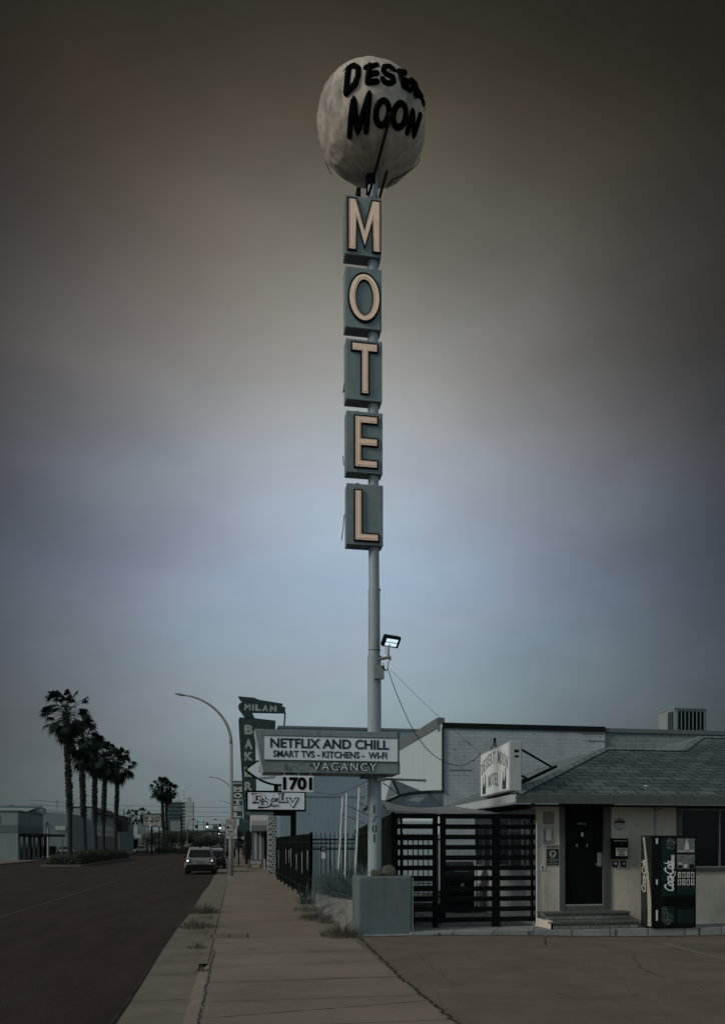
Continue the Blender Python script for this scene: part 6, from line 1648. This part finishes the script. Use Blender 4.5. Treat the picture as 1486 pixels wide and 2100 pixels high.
for i,(X_,Y_,k,pt,hd,lb) in enumerate(((-21.2,222,'sedan','cardark',1,'dark sedan at the far left kerb'),(-18.4,246,'suv','cardark',-1,'dark sport utility car coming on at the far left'),(-8.5,350,'suv','carpaint',1,'pale car far off near the crossing, leftmost'),(-3.6,372,'sedan','carpaint',1,'pale car far off near the crossing, rightmost'),(-1.9,84,'sedan','carpaint',1,'pale sedan parked farthest up the right kerb'))):
    car(X_,Y_,4.5,1.8,1.5 if k == 'sedan' else 1.7,-.13,k,pt,lb,heading=hd,lights=False,group=G_,name='distant_car')
# overhead wires
for i,(y0_,y1_) in enumerate(((1655,1657),(1664,1667),(1674,1676))):
    cable('overhead_wire', [W(60,y0_-14,300),W(250,y0_-3,320),W(470,y1_,340)], .05, ['highest','middle','lowest'][i]+' of three thin wires strung over the far street')

# ================================================================= WORLD AND SUN
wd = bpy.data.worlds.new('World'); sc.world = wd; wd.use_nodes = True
nt = wd.node_tree; N = nt.nodes; L = nt.links
bg = N['Background']; tc = N.new('ShaderNodeTexCoord')
dvec = tc.outputs['Generated']
nm = N.new('ShaderNodeVectorMath'); nm.operation = 'NORMALIZE'; L.new(dvec, nm.inputs[0])
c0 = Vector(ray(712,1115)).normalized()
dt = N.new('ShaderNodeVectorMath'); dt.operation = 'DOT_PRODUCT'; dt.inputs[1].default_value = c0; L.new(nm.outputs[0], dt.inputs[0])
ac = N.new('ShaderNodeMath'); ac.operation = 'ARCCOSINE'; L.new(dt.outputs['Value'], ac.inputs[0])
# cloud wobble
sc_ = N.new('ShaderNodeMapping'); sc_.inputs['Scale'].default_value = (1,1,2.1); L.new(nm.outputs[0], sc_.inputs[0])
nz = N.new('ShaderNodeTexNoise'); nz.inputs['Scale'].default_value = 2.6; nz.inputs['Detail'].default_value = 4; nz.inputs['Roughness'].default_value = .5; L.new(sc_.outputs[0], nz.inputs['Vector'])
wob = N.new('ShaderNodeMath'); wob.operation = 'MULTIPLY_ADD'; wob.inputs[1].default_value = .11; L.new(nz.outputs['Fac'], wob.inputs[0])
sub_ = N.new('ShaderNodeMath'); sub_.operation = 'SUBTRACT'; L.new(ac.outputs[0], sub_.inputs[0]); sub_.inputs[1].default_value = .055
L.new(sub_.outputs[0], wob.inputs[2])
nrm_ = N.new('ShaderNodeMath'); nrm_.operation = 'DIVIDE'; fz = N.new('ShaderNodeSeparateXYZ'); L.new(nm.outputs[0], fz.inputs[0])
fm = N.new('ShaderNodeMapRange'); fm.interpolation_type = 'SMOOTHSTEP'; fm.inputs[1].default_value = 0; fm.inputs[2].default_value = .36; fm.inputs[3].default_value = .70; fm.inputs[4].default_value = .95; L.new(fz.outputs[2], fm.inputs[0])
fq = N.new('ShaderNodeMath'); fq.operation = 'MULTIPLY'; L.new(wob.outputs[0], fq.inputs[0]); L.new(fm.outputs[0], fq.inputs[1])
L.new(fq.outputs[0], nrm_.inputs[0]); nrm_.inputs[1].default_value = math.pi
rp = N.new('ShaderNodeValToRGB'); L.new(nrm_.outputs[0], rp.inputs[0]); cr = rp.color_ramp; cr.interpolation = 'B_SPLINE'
stops = [(0,.45),(.02,.43),(.035,.375),(.05,.295),(.065,.215),(.08,.15),(.095,.098),(.11,.056),(.125,.033),(.14,.020),(.17,.010),(.22,.03),(.30,.14),(.42,.24),(.6,.27),(1,.27)]  # rises again far outside the view: unseen brightness added to light the scene
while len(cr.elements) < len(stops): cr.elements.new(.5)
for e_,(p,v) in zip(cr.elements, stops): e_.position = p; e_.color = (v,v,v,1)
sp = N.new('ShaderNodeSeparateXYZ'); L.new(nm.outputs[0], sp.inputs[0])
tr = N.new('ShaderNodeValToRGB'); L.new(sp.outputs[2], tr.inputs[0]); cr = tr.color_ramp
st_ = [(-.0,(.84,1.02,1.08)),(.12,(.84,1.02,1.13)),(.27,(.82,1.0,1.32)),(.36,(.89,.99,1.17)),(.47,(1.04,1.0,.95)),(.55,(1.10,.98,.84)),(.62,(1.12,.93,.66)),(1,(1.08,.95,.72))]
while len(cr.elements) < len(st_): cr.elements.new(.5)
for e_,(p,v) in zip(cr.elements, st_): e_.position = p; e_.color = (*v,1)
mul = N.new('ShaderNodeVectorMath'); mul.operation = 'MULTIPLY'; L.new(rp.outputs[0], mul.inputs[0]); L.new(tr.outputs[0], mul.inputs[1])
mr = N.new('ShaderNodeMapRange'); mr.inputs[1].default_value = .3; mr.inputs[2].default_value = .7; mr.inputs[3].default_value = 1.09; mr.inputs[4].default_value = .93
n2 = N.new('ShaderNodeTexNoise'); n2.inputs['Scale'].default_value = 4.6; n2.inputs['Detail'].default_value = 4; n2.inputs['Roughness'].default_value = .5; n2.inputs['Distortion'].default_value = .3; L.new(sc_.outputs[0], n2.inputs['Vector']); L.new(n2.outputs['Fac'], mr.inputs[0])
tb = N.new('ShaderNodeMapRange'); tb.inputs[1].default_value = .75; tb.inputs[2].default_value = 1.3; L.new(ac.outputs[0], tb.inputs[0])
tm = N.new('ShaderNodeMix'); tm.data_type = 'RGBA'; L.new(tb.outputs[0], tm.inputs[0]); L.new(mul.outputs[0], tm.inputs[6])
rb = N.new('ShaderNodeVectorMath'); rb.operation = 'MULTIPLY'; L.new(rp.outputs[0], rb.inputs[0]); rb.inputs[1].default_value = (.80,1.0,1.10); L.new(rb.outputs[0], tm.inputs[7])  # teal tint added to the unseen sky to cool the shaded faces
s3 = N.new('ShaderNodeVectorMath'); s3.operation = 'SCALE'; L.new(tm.outputs[2], s3.inputs[0]); L.new(mr.outputs[0], s3.inputs['Scale'])
sky = N.new('ShaderNodeTexSky'); sky.sky_type = 'NISHITA'; sky.sun_disc = False
SD = Vector((-.86,-.28,.50)).normalized()    # towards the veiled sun, left of and slightly behind the viewer
sky.sun_elevation = math.asin(SD.z); sky.sun_rotation = math.atan2(SD.x, SD.y); sky.air_density = 1.5; sky.dust_density = 6
sks = N.new('ShaderNodeVectorMath'); sks.operation = 'SCALE'; sks.inputs['Scale'].default_value = .0015; L.new(sky.outputs[0], sks.inputs[0])
ad = N.new('ShaderNodeVectorMath'); ad.operation = 'ADD'; n6 = N.new('ShaderNodeTexNoise'); n6.inputs['Scale'].default_value = 3.2; n6.inputs['Detail'].default_value = 5; n6.inputs['Distortion'].default_value = .4
m6 = N.new('ShaderNodeMapping'); m6.inputs['Location'].default_value = (7,3,1); m6.inputs['Scale'].default_value = (1,1,1.7); L.new(nm.outputs[0], m6.inputs[0]); L.new(m6.outputs[0], n6.inputs['Vector'])
h6 = N.new('ShaderNodeValToRGB'); L.new(n6.outputs['Fac'], h6.inputs[0]); h6.color_ramp.elements[0].position = .36; h6.color_ramp.elements[0].color = (.96,1.02,1.0,1); h6.color_ramp.elements[1].position = .64; h6.color_ramp.elements[1].color = (1.05,.99,.97,1)
q6 = N.new('ShaderNodeVectorMath'); q6.operation = 'MULTIPLY'; L.new(s3.outputs[0], q6.inputs[0]); L.new(h6.outputs[0], q6.inputs[1])
L.new(q6.outputs[0], ad.inputs[0]); L.new(sks.outputs[0], ad.inputs[1])
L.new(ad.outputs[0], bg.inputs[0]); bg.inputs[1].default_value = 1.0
sl = bpy.data.lights.new('sun','SUN'); sl.energy = 1.3; sl.angle = R(14); sl.color = (1,.93,.84)
so = bpy.data.objects.new('sun', sl); col.objects.link(so); so.rotation_euler = SD.to_track_quat('Z','Y').to_euler(); so.location = (-20,-10,30)

# ================================================================= CAMERA
cam = bpy.data.cameras.new('camera'); co = bpy.data.objects.new('camera', cam); col.objects.link(co)
co.location = (0,0,CAMZ); co.rotation_euler = (R(90),0,-AL)
cam.sensor_fit = 'HORIZONTAL'; cam.sensor_width = 36; cam.lens = 36*1900/1486
K = 2100/1486
# the render is 724x1024: shifts are in units of the sensor width
cam.shift_x = -(862-743)/1486; cam.shift_y = (1730-1050)/1486
cam.clip_start = .1; cam.clip_end = 5000
sc.camera = co
sc.view_settings.view_transform = 'Standard'; sc.view_settings.look = 'None'; sc.view_settings.exposure = 0; sc.view_settings.gamma = 1
sc.render.engine = 'CYCLES'; sc.cycles.use_denoising = True
sc.cycles.max_bounces = 6
